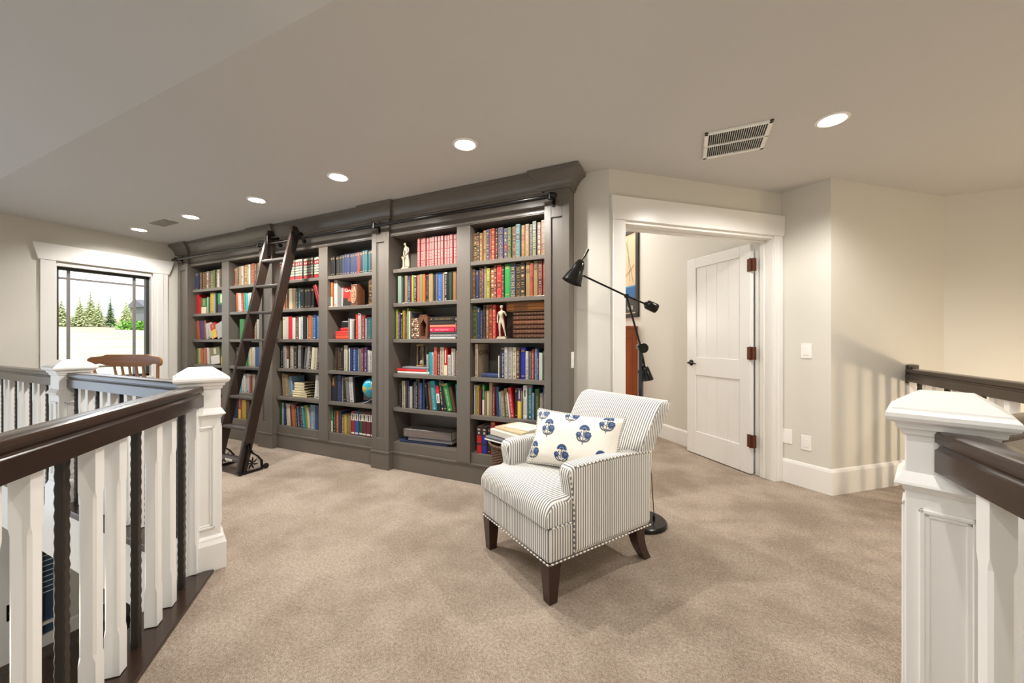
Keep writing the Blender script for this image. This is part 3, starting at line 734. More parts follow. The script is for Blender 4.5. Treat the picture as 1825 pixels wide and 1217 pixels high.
# third bay
shelf_row(4, 0, .0, .996, 'k20.20D k20.20D k16.20D k18.20D k18.20D k18.205D b18.205D b20.21D b26.21D b22.21D b22.21D b22.215D r24.215D k30.215D c22.22D c22.22D c18.215D k26.22D k22.22D k20.22D')
shelf_row(4, 1, .0, .13, 'o24.255H w34.27D')
shelf_row(4, 1, .80, .996, 'n28.25G n20.24G n20.24G')
shelf_row(4, 2, .38, .996, 's18.205T w14.20P w12.195T k14.19T R22.245T w20.25T r32.235T w10.20P c36.21T s16.22T b20.22T w14.215T')
shelf_row(4, 3, .11, .996, 'k14.235T n14.235P k22.235T k16.24D i30.255T k10.255P w12.23T b20.235P B28.235T b18.235P s14.225T s14.225D m18.235T p26.24T w18.21T w18.20T k14.22D w16.22T k14.21T')
shelf_row(4, 4, .0, .55, 'n34.25H k12.26P b24.265P s16.255T k20.255D<3 s22.25T<5 w28.255T<5 k12.25P<5')
shelf_row(4, 5, .0, .996, 'G16.225H k20.225T n12.225P o18.22T b20.22P t24.19T y22.19P t22.19P t18.19P r30.235W B30.235W g30.235W m34.24W m34.24W k30.24W g26.24W')
# bay just past the ladder
shelf_row(3, 0, .0, .996, ' '.join(['k24.22L']*16))
shelf_row(3, 1, .05, .80, 't20.20P o16.20T N22.23T n16.22P i34.225D t34.225P k22.22T c22.22T k30.215D k14.21P k28.21D k34.21D k24.215D')
shelf_row(3, 1, .80, .996, 'r14.245P<20')
shelf_row(3, 2, .07, .996, 'i22.25D w22.25P R28.25P w20.235P n26.25T w12.24P w22.25T k26.245P w10.23P o24.25T t12.24P B24.25T l22.25T n14.25P')
shelf_row(3, 3, .03, .996, 'k24.24T w24.245T r22.245H k14.24T i30.245T k34.24T w30.25T k20.23P s24.235D>7 w22.24T>7 k22.24T>7 i22.23P>7 i20.23T>7 k16.225T>7 k20.20T>7')
shelf_row(3, 4, .05, .30, 't16.25P<5 t14.24T<5 l16.22T<6')
shelf_row(3, 4, .82, .996, 'w22.25T>6')
shelf_row(3, 5, .0, .996, 'g20.25P w14.245P b16.245P w16.24T<4 i28.235P<4 m14.22P<5 o28.235P<5 k20.235T<6 b26.225T<6 k24.235T<6 C20.23T<7 e24.24P<7 i18.22P<7 l40.255T b34.25P k28.24P')
# bays behind and beyond the ladder
shelf_row(2, 0, .03, .996, 'n22.22D N20.22D k20.23G t18.23T w18.235G N18.235G r22.24G e12.24T w16.24G b18.24G r24.245G n20.24G k14.24G N22.245G r26.25G m22.25G')
shelf_row(2, 1, .12, .6, 'o16.225T<3 w16.22T<4 R14.22T<5 G16.22T<6 C12.215P<6 w22.215T<7')
shelf_row(2, 1, .65, .996, 'l14.22P y14.22T w18.23P')
shelf_row(2, 2, .22, .996, 'G36.24P m14.21T _60 t16.20T w18.23P b30.235P n20.20P')
shelf_row(2, 3, .1, .996, 'k14.225T r14.225T p16.22T _20 G14.22P w18.22T y14.225P w18.225T B60.23P')
shelf_row(2, 4, .1, .95, 'g26.22P C22.22T w26.22T w24.22T r20.22T i24.22P m18.21T i20.21T k26.22P')
shelf_row(2, 5, .02, .95, 'b46.21P R22.235H N14.225P y30.23T n28.22P _10 k44.22T r30.16P g30.23P')
shelf_row(1, 0, .0, .996, 'b28.22D k12.22P n18.22G k20.22G k20.22G s24.225G k20.225G g24.225G g20.23G k18.23G w20.23G k22.23G r26.235G')
shelf_row(1, 1, .02, .996, 'R24.25P R14.215P G44.20H w8.21P g20.205P y28.26T l16.255P k12.25P G62.245H')
shelf_row(1, 2, .0, .996, 'o18.24P<4 p24.235P<6 N14.245P<6 w34.20T<9 R30.19H<16 w40.19P<18')
shelf_row(1, 3, .02, .996, 'e14.205T w16.205T o16.195P<3 t16.21T<3 P16.21T<4 w14.21P<4 t14.205T<6 O60.21H<6 b20.23H N14.22P')
shelf_row(1, 4, .0, .9, 'w20.22T r16.22T b26.21P k24.23T')
shelf_row(1, 5, .0, .9, 'B30.22T y16.2P w26.21P r24.23T')
def lying(mb, x, y, z, L, D, Hh, col, style, rng, ang=0):
    """a book lying flat, spine towards the room (-y), its length L along x"""
    M = T(x, y, z) @ RZ(ang) @ Matrix(((0, 0, 1, 0), (0, 1, 0, 0), (-1, 0, 0, Hh), (0, 0, 0, 1)))
    book_mesh(mb, M, Hh-.0005, L, D, col, style, rng, True)
    return M
zz = ZS[4]
for q, (hh, L) in enumerate(((.024, .22), (.026, .215), (.022, .20), (.030, .15), (.030, .15), (.030, .15))):
    lying(stuffB, -3.93+(.03 if q > 2 else 0), 2.75, zz, L, .14, hh, hexc('cfc29c'), 'P', random.Random(q)); zz += hh
single('books', stuffB, BOOK, 'many mixed books filling the shelves behind and beyond the ladder', 'books', kind='stuff', org=(-4.7, 2.85, .25))

def flat_book(x, y, z, L, D, Hh, c, style, label, group, ang=0, seed=0):
    col = COLRGB[c] if isinstance(c, str) and len(c) == 1 else hexc(c)
    mb = MB(); M = lying(mb, x, y, z+.0004, L, D, Hh, col, style, random.Random(seed), ang)
    o = single('book', mb, BOOK, label, 'book', group, org=(x+L/2, y+D/2, z)); NB[0] += 1
    pm = MB(); page_mesh(pm, M, Hh-.0005, L, D); part('page_block', pm, PAGE, o)
    return o
# six leather volumes on their sides under a slipcase, doorway bay, third shelf
z = ZS[2]; x = -1.290
for k in range(6):
    flat_book(x, 2.782, z, .292, .185, .036, ('4a2c1f', '5a3626', '4a2c1f', '6b4129', '503020', '452a1e')[k], 'V', f'brown gilt leather volume lying flat, {ORD[5-k]} down in the stack beside white male statuette', 'leather volumes lying flat', seed=k); z += .0365
sl = thing('slipcase', (-1.20, 2.85, z), 'orange-brown leather slipcase lying on the stack of leather volumes', 'slipcase')
mb = MB(); mb.box((-1.345, 2.778, z), (-.995, 2.968, z+.006)); mb.box((-1.345, 2.778, z+.066), (-.995, 2.968, z+.072)); mb.box((-1.345, 2.778, z), (-1.339, 2.968, z+.072)); part('case', mb, mat('slipcase_board', '8a6a4a', .6), sl)
for k in range(2):
    mb = MB(); lying(mb, -1.338, 2.781, z+.0065+.0297*k, .34, .18, .0295, hexc('b0713a'), 'P', random.Random(k))
    mb.box((-1.28, 2.7800, z+.0085+.0297*k), (-1.16, 2.7806, z+.034+.0297*k), 0, hexc('86562f'))
    part('volume', mb, BOOK, sl)
# fourth shelf, doorway bay: tan book showing its cover, navy book lying down
def cover_book(x, y, z, w, h, d, c, label, group, cover=None, lean=0, pages=True, title=None, tcol=DARK, tsize=.04, tpos=(.5, .72), yaw=0):
    """an upright book whose board is in view because nothing stands beside it"""
    M = T(x, y, z+.0004) @ RZ(R(yaw)) @ Matrix.Rotation(-R(lean), 4, 'Y')
    mb = MB(); col = COLRGB[c] if len(c) == 1 else hexc(c)
    book_mesh(mb, M, w, h, d, col, 'T', random.Random(5), pages)
    old = mb.M; mb.M = M
    for (y0, y1, z0, z1, cc) in (cover or []):
        mb.poly([(w+.0006, y0*d, z0*h), (w+.0006, y1*d, z0*h), (w+.0006, y1*d, z1*h), (w+.0006, y0*d, z1*h)], 0, hexc(cc))
    mb.M = old
    o = single('book', mb, BOOK, label, 'book', group, org=(x+w/2, y+d/2, z)); NB[0] += 1
    pm = MB(); page_mesh(pm, M, w, h, d); part('page_block', pm, PAGE, o)
    if title:
        Mt = M @ T(w+.0012, d*tpos[0], h*tpos[1]) @ Matrix(((0, 0, 1, 0), (1, 0, 0, 0), (0, 1, 0, 0), (0, 0, 0, 1)))
        text_part('cover_title', title, tsize, Mt, tcol, o)
    return o
def text_part(name, s, size, M, col, parent, extrude=.0003):
    cu = bpy.data.curves.new(name, 'FONT'); cu.body = s; cu.size = size; cu.align_x = 'CENTER'; cu.extrude = extrude
    tmp = bpy.data.objects.new(name, cu); COL.objects.link(tmp)
    bpy.context.view_layer.update()
    me = bpy.data.meshes.new_from_object(tmp.evaluated_get(bpy.context.evaluated_depsgraph_get()))
    bpy.data.objects.remove(tmp)
    me.transform(MW[parent.name].inverted() @ M)
    key = 'ink_%02x%02x%02x' % tuple(int(255*min(1, q)) for q in col)
    m = MATS.get(key) or mat(key, tuple(col), .6)
    me.materials.clear(); me.materials.append(m)
    o = bpy.data.objects.new(name, me); COL.objects.link(o); o.parent = parent; MW[o.name] = MW[parent.name].copy()
    return o
cover_book(-1.625, 2.745, ZS[3], .030, .275, .19, 'a6937c', 'tall tan book with black cover title, alone at the divider, fourth shelf', 'books with their covers showing', title='IOWA', tsize=.062, tpos=(.5, .66))
flat_book(-1.57, 2.765, ZS[3], .18, .14, .030, 'b', 'P', 'navy book lying flat beside the tall tan book, fourth shelf', 'books lying flat', seed=3)
# second bay, third shelf: horizontal stack
z = ZS[2]
for k, (hh, L, c, st, nm) in enumerate(((.014, .27, 'w', 'P', 'thin white book at the bottom'), (.026, .30, 's', 'T', 'grey lettered book second from bottom'), (.018, .29, '3a3a3a', 'P', 'thin charcoal book third from bottom'), (.038, .275, 'd0254a', 'T', 'thick crimson book in the middle'), (.024, .27, 'P', 'P', 'coral book above the crimson one'), (.030, .26, '2a2522', 'P', 'dark book second from top'), (.040, .265, '1e1d1c', 'T', 'black book with pale lettering on top'))):
    flat_book(-2.09, 2.752, z, L, .2, hh, c, st, nm+' of the stack beside the wooden arch', 'books stacked beside the wooden arch', seed=20+k); z += hh+.0006
# second bay, fourth shelf: three thin books lying flat under the hourglass
z = ZS[3]
for k, (hh, x0, L, c, nm) in enumerate(((.022, -2.46, .36, 'w', 'white book at the bottom of the stack under the hourglass'), (.020, -2.465, .33, 'R', 'red book in the middle of the stack under the hourglass'), (.022, -2.40, .30, 's', 'grey book on top of the stack under the hourglass'))):
    flat_book(x0, 2.752, z, L, .2, hh, c, 'P', nm, 'books stacked under the hourglass', seed=30+k); z += hh+.0006
zh = z
# second bay, bottom shelf: big picture books
z = ZS[5]
for k, (hh, x0, y0, L, D, c, ang, nm) in enumerate(((.022, -2.44, 2.76, .50, .16, 'b', 10, 'large navy book at the bottom of the stack on the bottom shelf'), (.030, -2.34, 2.76, .46, .16, 's', 10, 'grey book in the middle of the stack on the bottom shelf'), (.075, -2.385, 2.75, .50, .17, '6a6260', 10, 'thick grey photo book on top of the stack on the bottom shelf'))):
    flat_book(x0, y0, z, L, D, hh, c, 'T' if k == 2 else 'P', nm, 'large books stacked on the bottom shelf', R(4), seed=40+k); z += hh+.001
# third bay, second shelf
cover_book(-3.215, 2.80, ZS[1], .014, .215, .165, '2a2525', 'dark book facing out with red cover titled in white, second shelf, third bay from doorway', 'books with their covers showing', cover=[(.02, .98, .42, .97, 'b8251e'), (.30, .98, .26, .42, 'd2461f'), (.62, .98, .14, .26, 'c23a1e')], lean=5, yaw=-62, title='GALA', tcol=hexc('e8e2d8'), tsize=.046, tpos=(.44, .72))
cover_book(-3.235, 2.785, ZS[1], .012, .215, .165, '8a8886', 'thin grey lettered book leaning in front of the red-covered book', 'books with their covers showing', lean=9, yaw=-50)
# third bay, third shelf: small red stack
z = ZS[2]
for k, (L, hh, c, nm) in enumerate(((.19, .036, 'e0472c', 'orange-red book at the bottom of the small stack'), (.185, .022, 'd83c2a', 'thin red book second in the small stack'), (.18, .020, 'c9302a', 'thin red book third in the small stack'))):
    flat_book(-3.27, 2.752, z, L, .14, hh, c, 'P', nm+' in the bay with the globe', 'red books in a small stack', seed=50+k); z += hh+.0006
bx = thing('keepsake_box', (-3.16, 2.84, z), 'small black box with red base on the stack of red books', 'box')
mb = MB(); mb.box((-3.23, 2.775, z+.0008), (-3.085, 2.90, z+.036)); part('base', mb, mat('red_lacquer', 'b3241f', .3), bx, bevel=.004)
mb = MB(); mb.box((-3.225, 2.78, z+.036), (-3.09, 2.895, z+.105)); part('lid', mb, mat('black_lacquer', '20191a', .3), bx, bevel=.01)
# third bay, fifth shelf: navy framed picture behind the globe
fr = thing('picture_frame', (-2.98, 2.87, ZS[4]), 'small navy frame with grey print leaning behind the globe', 'picture frame')
mb = MB(); M = T(-3.01, 2.84, ZS[4]+.001) @ RZ(R(12)) @ Matrix.Rotation(R(-8), 4, 'X')
mb.box((0, 0, 0), (.018, .012, .22), M=M); mb.box((.142, 0, 0), (.16, .012, .22), M=M); mb.box((0, 0, 0), (.16, .012, .018), M=M); mb.box((0, 0, .202), (.16, .012, .22), M=M); part('frame', mb, mat('navy_frame', '1f2f55', .4), fr)
mb = MB(); mb.box((.018, .006, .018), (.142, .01, .202), M=M); part('print', mb, mat('grey_print', '8a8784', .6, var=(30, .4)), fr)

# ------------------------------------------------------------------ shelf ornaments
def skin_figure(name, pts, edges, radii, parent, m, M):
    me = bpy.data.meshes.new(name)
    inv = MW[parent.name].inverted()
    me.from_pydata([tuple(inv @ (M @ V(p))) for p in pts], edges, [])
    me.materials.append(m)
    o = bpy.data.objects.new(name, me); COL.objects.link(o); o.parent = parent; MW[o.name] = MW[parent.name].copy()
    o.modifiers.new('Skin', 'SKIN')
    for i, d in enumerate(me.skin_vertices[0].data):
        r = radii[i]; d.radius = (r, r) if not isinstance(r, tuple) else r; d.use_root = (i == 0)
    s = o.modifiers.new('Subsurf', 'SUBSURF'); s.levels = 2; s.render_levels = 2
    me.shade_smooth()
    return o
def statue_head(parent, M, c, r, tilt):
    """small carved head: egg-shaped skull with nose, brow, ears and waved hair"""
    H = M @ T(*c) @ Matrix.Rotation(R(tilt), 4, 'X')
    mb = MB(); rings = []
    for k in range(11):
        a = math.pi*(k+.35)/10.7; z = -1.3*r*math.cos(a); q = r*math.sin(a)*(.86 if z < -.3*r else 1)
        ring = []
        for i in range(16):
            t_ = 2*math.pi*i/16; rr = q*(1.08 if math.sin(t_) > 0 else 1)
            p = V((rr*.86*math.cos(t_), rr*math.sin(t_), z))
            if i == 12 and -.45*r < z < .25*r: p.y -= r*.30*(1-(z+.45*r)/(.9*r))
            if i in (11, 13) and -.15*r < z < .35*r: p.y += r*.10
            ring.append(H @ p)
        rings.append(ring)
    mb.loft(rings)
    for sx in (-1, 1): mb.tube([H @ V((sx*.86*r, .05*r, -.25*r)), H @ V((sx*.98*r, .12*r, .12*r))], [r*.10, r*.17], 6)
    part('head', mb, PLASTER, parent, smooth=70)
    mb = MB(); rg = random.Random(int(r*1e5))
    for k in range(34):
        t_ = rg.uniform(-.25, 1.25)*math.pi; z = rg.uniform(.1, 1.15); q = math.sqrt(max(.05, 1-(z/1.35)**2))*1.02
        mb.lathe([(.01*r, -.22*r), (.20*r, -.12*r), (.24*r, 0), (.20*r, .12*r), (.01*r, .22*r)], 7, o=H @ V((.88*r*q*math.cos(t_), 1.05*r*q*math.sin(t_), z*r)))
    part('hair', mb, PLASTER, parent, smooth=70)
# male statuette (height about .27) standing with weight on one leg
st = thing('statuette', (-1.372, 2.742, ZS[2]), 'ivory statuette of a standing man on the third shelf', 'statuette')
M = T(-1.372, 2.742, ZS[2]+.018)
pts = [(0, 0, .125), (0, 0, .150), (0, -.002, .175), (.001, 0, .198), (.002, -.002, .211), (.004, -.004, .230), (.004, -.002, .243),
       (-.014, -.002, .110), (-.015, -.004, .066), (-.014, 0, .012), (-.014, -.012, .004),
       (.015, -.002, .112), (.026, -.008, .066), (.036, .002, .014), (.040, -.010, .004),
       (-.028, .002, .192), (-.037, .004, .158), (-.034, -.004, .122), (-.033, -.008, .108),
       (.030, 0, .194), (.044, -.002, .166), (.040, -.018, .190), (.036, -.022, .200)]
ed = [(0, 1), (1, 2), (2, 3), (3, 4), (4, 5), (5, 6), (0, 7), (7, 8), (8, 9), (9, 10), (0, 11), (11, 12), (12, 13), (13, 14), (3, 15), (15, 16), (16, 17), (17, 18), (3, 19), (19, 20), (20, 21), (21, 22)]
rad = [.016, .0145, .0195, .0150, .0072, .0085, .006, .0125, .0085, .0055, .0045, .0125, .0085, .0055, .0045, .008, .0062, .005, .005, .008, .0062, .005, .005]
skin_figure('figure', pts, ed, rad, st, PLASTER, M); statue_head(st, M, (.003, -.005, .2345), .0125, 6)
mb = MB(); mb.box((-1.410, 2.722, ZS[2]+.0006), (-1.325, 2.762, ZS[2]+.007)); mb.box((-1.402, 2.725, ZS[2]+.007), (-1.330, 2.760, ZS[2]+.018)); part('base', mb, PLASTER, st)
mb = MB(); mb.tube([(-1.388, 2.750, ZS[2]+.018), (-1.390, 2.750, ZS[2]+.05), (-1.387, 2.748, ZS[2]+.085)], [.009, .007, .006], 8); part('tree_stump', mb, PLASTER, st, smooth=60)
# draped female statuette beside the red set
st = thing('statuette', (-2.39, 2.775, ZS[0]), 'ivory statuette of a draped woman on the top shelf beside the red set', 'statuette')
M = T(-2.375, 2.785, ZS[0]+.016)
pts = [(0, 0, .120), (.002, 0, .145), (0, -.003, .168), (-.002, -.004, .188), (-.005, -.010, .200), (-.009, -.016, .216), (-.010, -.010, .226),
       (.010, .004, .085), (.013, .004, .045), (.012, .002, .004), (-.010, 0, .085), (-.008, -.002, .045), (-.006, -.004, .004),
       (-.022, -.004, .180), (-.027, -.008, .150), (-.026, -.016, .112),
       (.020, -.002, .180), (.026, -.008, .150), (.004, -.022, .122), (-.014, -.022, .108)]
ed = [(0, 1), (1, 2), (2, 3), (3, 4), (4, 5), (5, 6), (0, 7), (7, 8), (8, 9), (0, 10), (10, 11), (11, 12), (3, 13), (13, 14), (14, 15), (3, 16), (16, 17), (17, 18), (18, 19)]
rad = [.021, .014, .0165, .014, .0070, .0085, .006, .017, .016, .017, .014, .013, .013, .008, .0065, .0055, .008, .0065, .0055, .005]
skin_figure('figure', pts, ed, rad, st, PLASTER, M); statue_head(st, M, (-.009, -.013, .2175), .0118, 28)
mb = MB(); mb.box((-2.415, 2.75, ZS[0]+.0006), (-2.335, 2.82, ZS[0]+.017)); part('base', mb, PLASTER, st, bevel=.003)
mb = MB(); mb.lathe([(.013, 0), (.010, .006), (.009, .070), (.013, .076), (.014, .084), (.020, .090), (.022, .100), (.018, .102)], 14, o=(-2.398, 2.767, ZS[0]+.0165)); part('pedestal', mb, PLASTER, st, smooth=40)
# hourglass
hg = thing('hourglass', (-2.225, 2.815, zh), 'glass hourglass in a dark frame standing on three thin books', 'hourglass')
mb = MB()
for z0 in (zh+.0008, zh+.192): mb.box((-2.263, 2.78, z0), (-2.187, 2.85, z0+.012))
GILTW = mat('gilded_wood', (.36, .24, .10), .4)
part('frame_plates', mb, GILTW, hg, bevel=.003)
for dx, dy in ((-.032, -.028), (.032, -.028), (-.032, .028), (.032, .028)):
    mb = MB(); mb.tube([(-2.225+dx, 2.815+dy, zh+.012), (-2.225+dx, 2.815+dy, zh+.193)], .003, 8); part('post', mb, GILTW, hg, smooth=40)
mb = MB(); mb.lathe([(.016, .013), (.026, .025), (.027, .055), (.016, .085), (.004, .102), (.016, .119), (.027, .150), (.026, .178), (.016, .191)], 20, o=(-2.225, 2.815, zh)); part('bulbs', mb, GLASSM, hg, smooth=60)
mb = MB(); mb.lathe([(.013, .016), (.022, .028), (.022, .045), (.004, .062)], 16, o=(-2.225, 2.815, zh)); part('sand', mb, mat('white_sand', 'd8d2c6', .9), hg, smooth=60)
# wooden arch ornament and pebble block
ar = thing('arch_ornament', (-2.165, 2.79, ZS[2]), 'carved wooden pointed arch ornament beside the stack of books', 'ornament')
mb = MB(); x0, x1 = -2.212, -2.118; z0 = ZS[2]+.0008
mb.box((x0, 2.75, z0), (x1, 2.86, z0+.024)); mb.box((x0, 2.85, z0), (x1, 2.86, z0+.21))
prof = []
for k in range(9):
    a = k/8; prof.append((x0+.016+.031*math.sin(a*1.57)**1.2, z0+.13+.06*a))
mb.box((x0, 2.755, z0+.02), (x0+.014, 2.855, z0+.215)); mb.box((x1-.014, 2.755, z0+.02), (x1, 2.855, z0+.215))
mb.prism([(x0+.013, 2.757, z0+.13)]+[(x, 2.757, z) for x, z in prof]+[(x0+.047, 2.757, z0+.215), (x0+.013, 2.757, z0+.215)], (0, .02, 0))
mb.prism([(x0+x1-(x0+.013), 2.757, z0+.13)]+[(x0+x1-x, 2.757, z) for x, z in prof]+[(x0+x1-(x0+.047), 2.757, z0+.215), (x0+x1-(x0+.013), 2.757, z0+.215)], (0, .02, 0))
mb.box((x0, 2.755, z0+.205), (x1, 2.855, z0+.217))
part('arch', mb, WOODDK, ar)
mb = MB(); mb.lathe([(.014, 0), (.015, .02), (.009, .03), (.012, .06), (.006, .075), (.008, .088), (.002, .097)], 12, o=(-2.165, 2.80, z0+.024)); part('figure', mb, WOODDK, ar, smooth=50)
pb = thing('pebble_bookend', (-2.265, 2.80, ZS[2]), 'block covered with brown and cream pebbles next to the wooden arch', 'bookend')
mb = MB(); mb.box((-2.306, 2.765, ZS[2]+.0008), (-2.222, 2.86, ZS[2]+.19)); part('block', mb, mat('pebble_grout', '5c4636', .8), pb, bevel=.006)
mb = MB(); rg = random.Random(4)
for i in range(5):
    for j in range(11):
        x = -2.297+.0165*i+rg.uniform(-.003, .003); z = ZS[2]+.012+.0165*j+rg.uniform(-.003, .003); r = rg.uniform(.006, .009); cc = hexc(rg.choice(['e3d3b4', 'c9a77c', '8a5a3a', 'b98a5e', 'f0e6d0', '6d4630']))
        mb.lathe([(.001, -.004), (r*.7, -.003), (r, 0), (r*.7, .003), (.001, .004)], 8, o=(x, 2.764, z), M=Matrix.Rotation(R(90), 4, 'X') @ Matrix.Rotation(rg.uniform(0, 3), 4, 'Z') @ Matrix.Scale(rg.uniform(.6, 1), 4, (1, 0, 0)), c=cc)
part('pebbles', mb, PAINTED, pb, smooth=60)
# carved bookend, third bay
cb = thing('carved_bookend', (-2.995, 2.80, ZS[1]), 'carved copper-brown wooden bookend with an oval scroll beside the red-covered book', 'bookend')
mb = MB(); mb.box((-3.060, 2.755, ZS[1]+.0008), (-2.975, 2.86, ZS[1]+.215)); part('block', mb, WOODDK, cb, bevel=.006)
mb = MB()
def ringpath(cx, cz, rx, rz, y, n=20): return [(cx+rx*math.cos(2*math.pi*k/n), y, cz+rz*math.sin(2*math.pi*k/n)) for k in range(n+1)]
cx, cz = -3.0175, ZS[1]+.107
mb.tube(ringpath(cx, cz, .032, .080, 2.751), .006, 6)
for dz in (-.042, 0, .042):
    mb.tube(ringpath(cx, cz+dz, .015, .020, 2.751, 14), .0055, 6); mb.tube(ringpath(cx, cz+dz, .004, .006, 2.750, 8), .005, 6)
part('scroll_carving', mb, mat('carving_highlight', (.50, .26, .15), .35), cb, smooth=50)
# globe
gl = thing('globe', (-2.815, 2.80, ZS[4]), 'small blue desk globe on a metal stand', 'globe')
def globe_mat():
    m = mat('globe_paper', (.02, .35, .5), .25, coat=.4); nt = m.node_tree; b = nt.nodes['Principled BSDF']
    tc = nt.nodes.new('ShaderNodeTexCoord'); n = nt.nodes.new('ShaderNodeTexNoise'); n.inputs['Scale'].default_value = 13; n.inputs['Detail'].default_value = 5
    r = nt.nodes.new('ShaderNodeValToRGB'); r.color_ramp.interpolation = 'CONSTANT'; e = r.color_ramp.elements
    e[0].color = (.015, .33, .50, 1); e[0].position = 0; e[1].position = .54; e[1].color = (.24, .36, .08, 1); x = e.new(.60); x.color = (.50, .34, .08, 1)
    nt.links.new(tc.outputs['Object'], n.inputs['Vector']); nt.links.new(n.outputs['Fac'], r.inputs[0]); nt.links.new(r.outputs[0], b.inputs['Base Color']); return m
gc = V((-2.812, 2.80, ZS[4]+.155))
mb = MB(); mb.lathe([(.001, -.098)]+[(.098*math.sin(math.pi*k/18), -.098*math.cos(math.pi*k/18)) for k in range(1, 18)]+[(.001, .098)], 32, o=gc); part('sphere', mb, globe_mat(), gl, smooth=80)
mb = MB(); mb.tube([(-2.885, 2.74, ZS[4]+.006), (-2.83, 2.77, ZS[4]+.03), (-2.812, 2.80, ZS[4]+.053)], .005, 8); mb.tube([(-2.752, 2.74, ZS[4]+.006), (-2.787, 2.77, ZS[4]+.03), (-2.812, 2.80, ZS[4]+.053)], .005, 8); mb.tube([(-2.80, 2.90, ZS[4]+.006), (-2.812, 2.80, ZS[4]+.053)], .005, 8); mb.lathe([(.02, 0), (.012, .012), (.006, .02)], 12, o=(-2.812, 2.80, ZS[4]+.038)); part('stand', mb, mat('chrome_metal', (.6, .6, .6), .2, metal=1), gl, smooth=50)

# ------------------------------------------------------------------ armchair
CH = thing('armchair', (-.808, 1.775, 0), 'grey and white striped upholstered armchair with dark tapered legs', 'armchair', rot=R(-32))
mb = MB(); mb.box((-.305, -.025, .19), (.305, .675, .352)); part('seat_base', mb, TICK, CH, world=False, bevel=.018, seg=3)
# T-shaped seat cushion with a crowned top
def cushion():
    mb = MB(); nx, ny = 36, 30
    def top(x, y, z0, h):
        ex = max(0, 1-abs(x/.31)**6); ey = max(0, 1-abs((y-.25)/.30)**6)
        return z0+h*(ex*ey)**.5
    cs = lambda t: .5-.5*math.cos(math.pi*t)
    xs = [-.303+.606*cs(i/nx) for i in range(nx+1)]; ys = [-.036+.59*cs(j/ny) for j in range(ny+1)]
    def clampx(x, y): return x if y < .112 else max(-.222, min(.222, x))
    def zt(x, y):
        x = clampx(x, y); e = min(1, (y+.036)/.062); ex = min(1, (.303-abs(x))/.030) if y < .10 else 1
        return .388+.076*math.sqrt(max(0, 1-(1-e)**2))*math.sqrt(max(0, 1-(1-ex)**2*.55))+.016*max(0, 1-(x/.3)**2)*min(1, (y+.036)/.2)
    gt = [[mb.pt((clampx(x, y), y, zt(x, y))) for y in ys] for x in xs]
    gb = [[mb.pt((clampx(x, y), y, .354)) for y in ys] for x in xs]
    for i in range(nx):
        for j in range(ny):
            mb.face((gt[i][j], gt[i+1][j], gt[i+1][j+1], gt[i][j+1])); mb.face((gb[i][j], gb[i][j+1], gb[i+1][j+1], gb[i+1][j]))
    for i in range(nx):
        mb.face((gb[i][0], gb[i+1][0], gt[i+1][0], gt[i][0])); mb.face((gb[i][ny], gt[i][ny], gt[i+1][ny], gb[i+1][ny]))
    for j in range(ny):
        mb.face((gb[0][j], gt[0][j], gt[0][j+1], gb[0][j+1])); mb.face((gb[nx][j], gb[nx][j+1], gt[nx][j+1], gt[nx][j]))
    return mb
o = part('seat_cushion', cushion(), TICK, CH, world=False, smooth=60, bevel=.010, seg=3)
for sx in (-1, 1):
    mb = MB()
    prof = [(.150, .35), (.120, .46), (.098, .55), (.100, .585), (.125, .603), (.30, .607), (.50, .602), (.60, .60), (.675, .585), (.675, .35)]
    prof = [(.120, .20), (.118, .40), (.105, .50), (.092, .562), (.100, .592), (.130, .606), (.30, .610), (.52, .603), (.676, .590), (.676, .20)]
    x0, x1 = (.222, .311) if sx > 0 else (-.311, -.222)
    mb.prism([(x0, y, z) for y, z in prof], (x1-x0, 0, 0)); part('arm', mb, TICKARM, CH, world=False, bevel=.020, seg=4, smooth=40)
mb = MB(); rings = []
sec = [(.345, .535, .680, .298), (.45, .545, .685, .298), (.58, .578, .695, .300), (.66, .612, .728, .305), (.74, .656, .770, .311), (.80, .696, .806, .314), (.835, .728, .822, .312), (.852, .752, .815, .304), (.856, .768, .80, .296)]
for z, y0, y1, w in sec: q = .006+.014*max(0, (z-.5)/.35); rings.append([(-w+q, y0, z), (w+q, y0, z), (w+q, y1, z), (-w+q, y1, z)])
mb.loft(rings); part('backrest', mb, TICK, CH, world=False, bevel=.022, seg=4, smooth=50)
# contrast welt along seams
def welt(mb, pts, r=.0042):
    P = [V(p) for p in pts]; dash = .012; k = 0
    for a, b in zip(P, P[1:]):
        L = (b-a).length; n = max(1, int(L/dash))
        for i in range(n):
            p = a+(b-a)*(i/n); q = a+(b-a)*((i+1)/n); cc = hexc('e9e3d8') if k % 2 else hexc('6f6c6a'); k += 1
            mb.tube([p, q], r, 5, c=cc, cap=False)
mb = MB()
welt(mb, [(-.305, -.027, .192), (.305, -.027, .192)]); welt(mb, [(.307, -.025, .192), (.307, .675, .192)]); welt(mb, [(-.307, -.025, .192), (-.307, .675, .192)])
welt(mb, [(-.308, -.030, .353), (.308, -.030, .353)], .0035); welt(mb, [(.309, -.02, .353), (.309, .115, .353)], .0035)
welt(mb, [(.310, .121, .20), (.310, .120, .40), (.310, .107, .50), (.308, .098, .575)], .004)
welt(mb, [(.309, .125, .601), (.310, .30, .6055), (.310, .52, .599), (.310, .672, .587)], .004)
part('welt_piping', mb, PAINTED, CH, world=False, smooth=60, label='grey and white twisted welt piping')
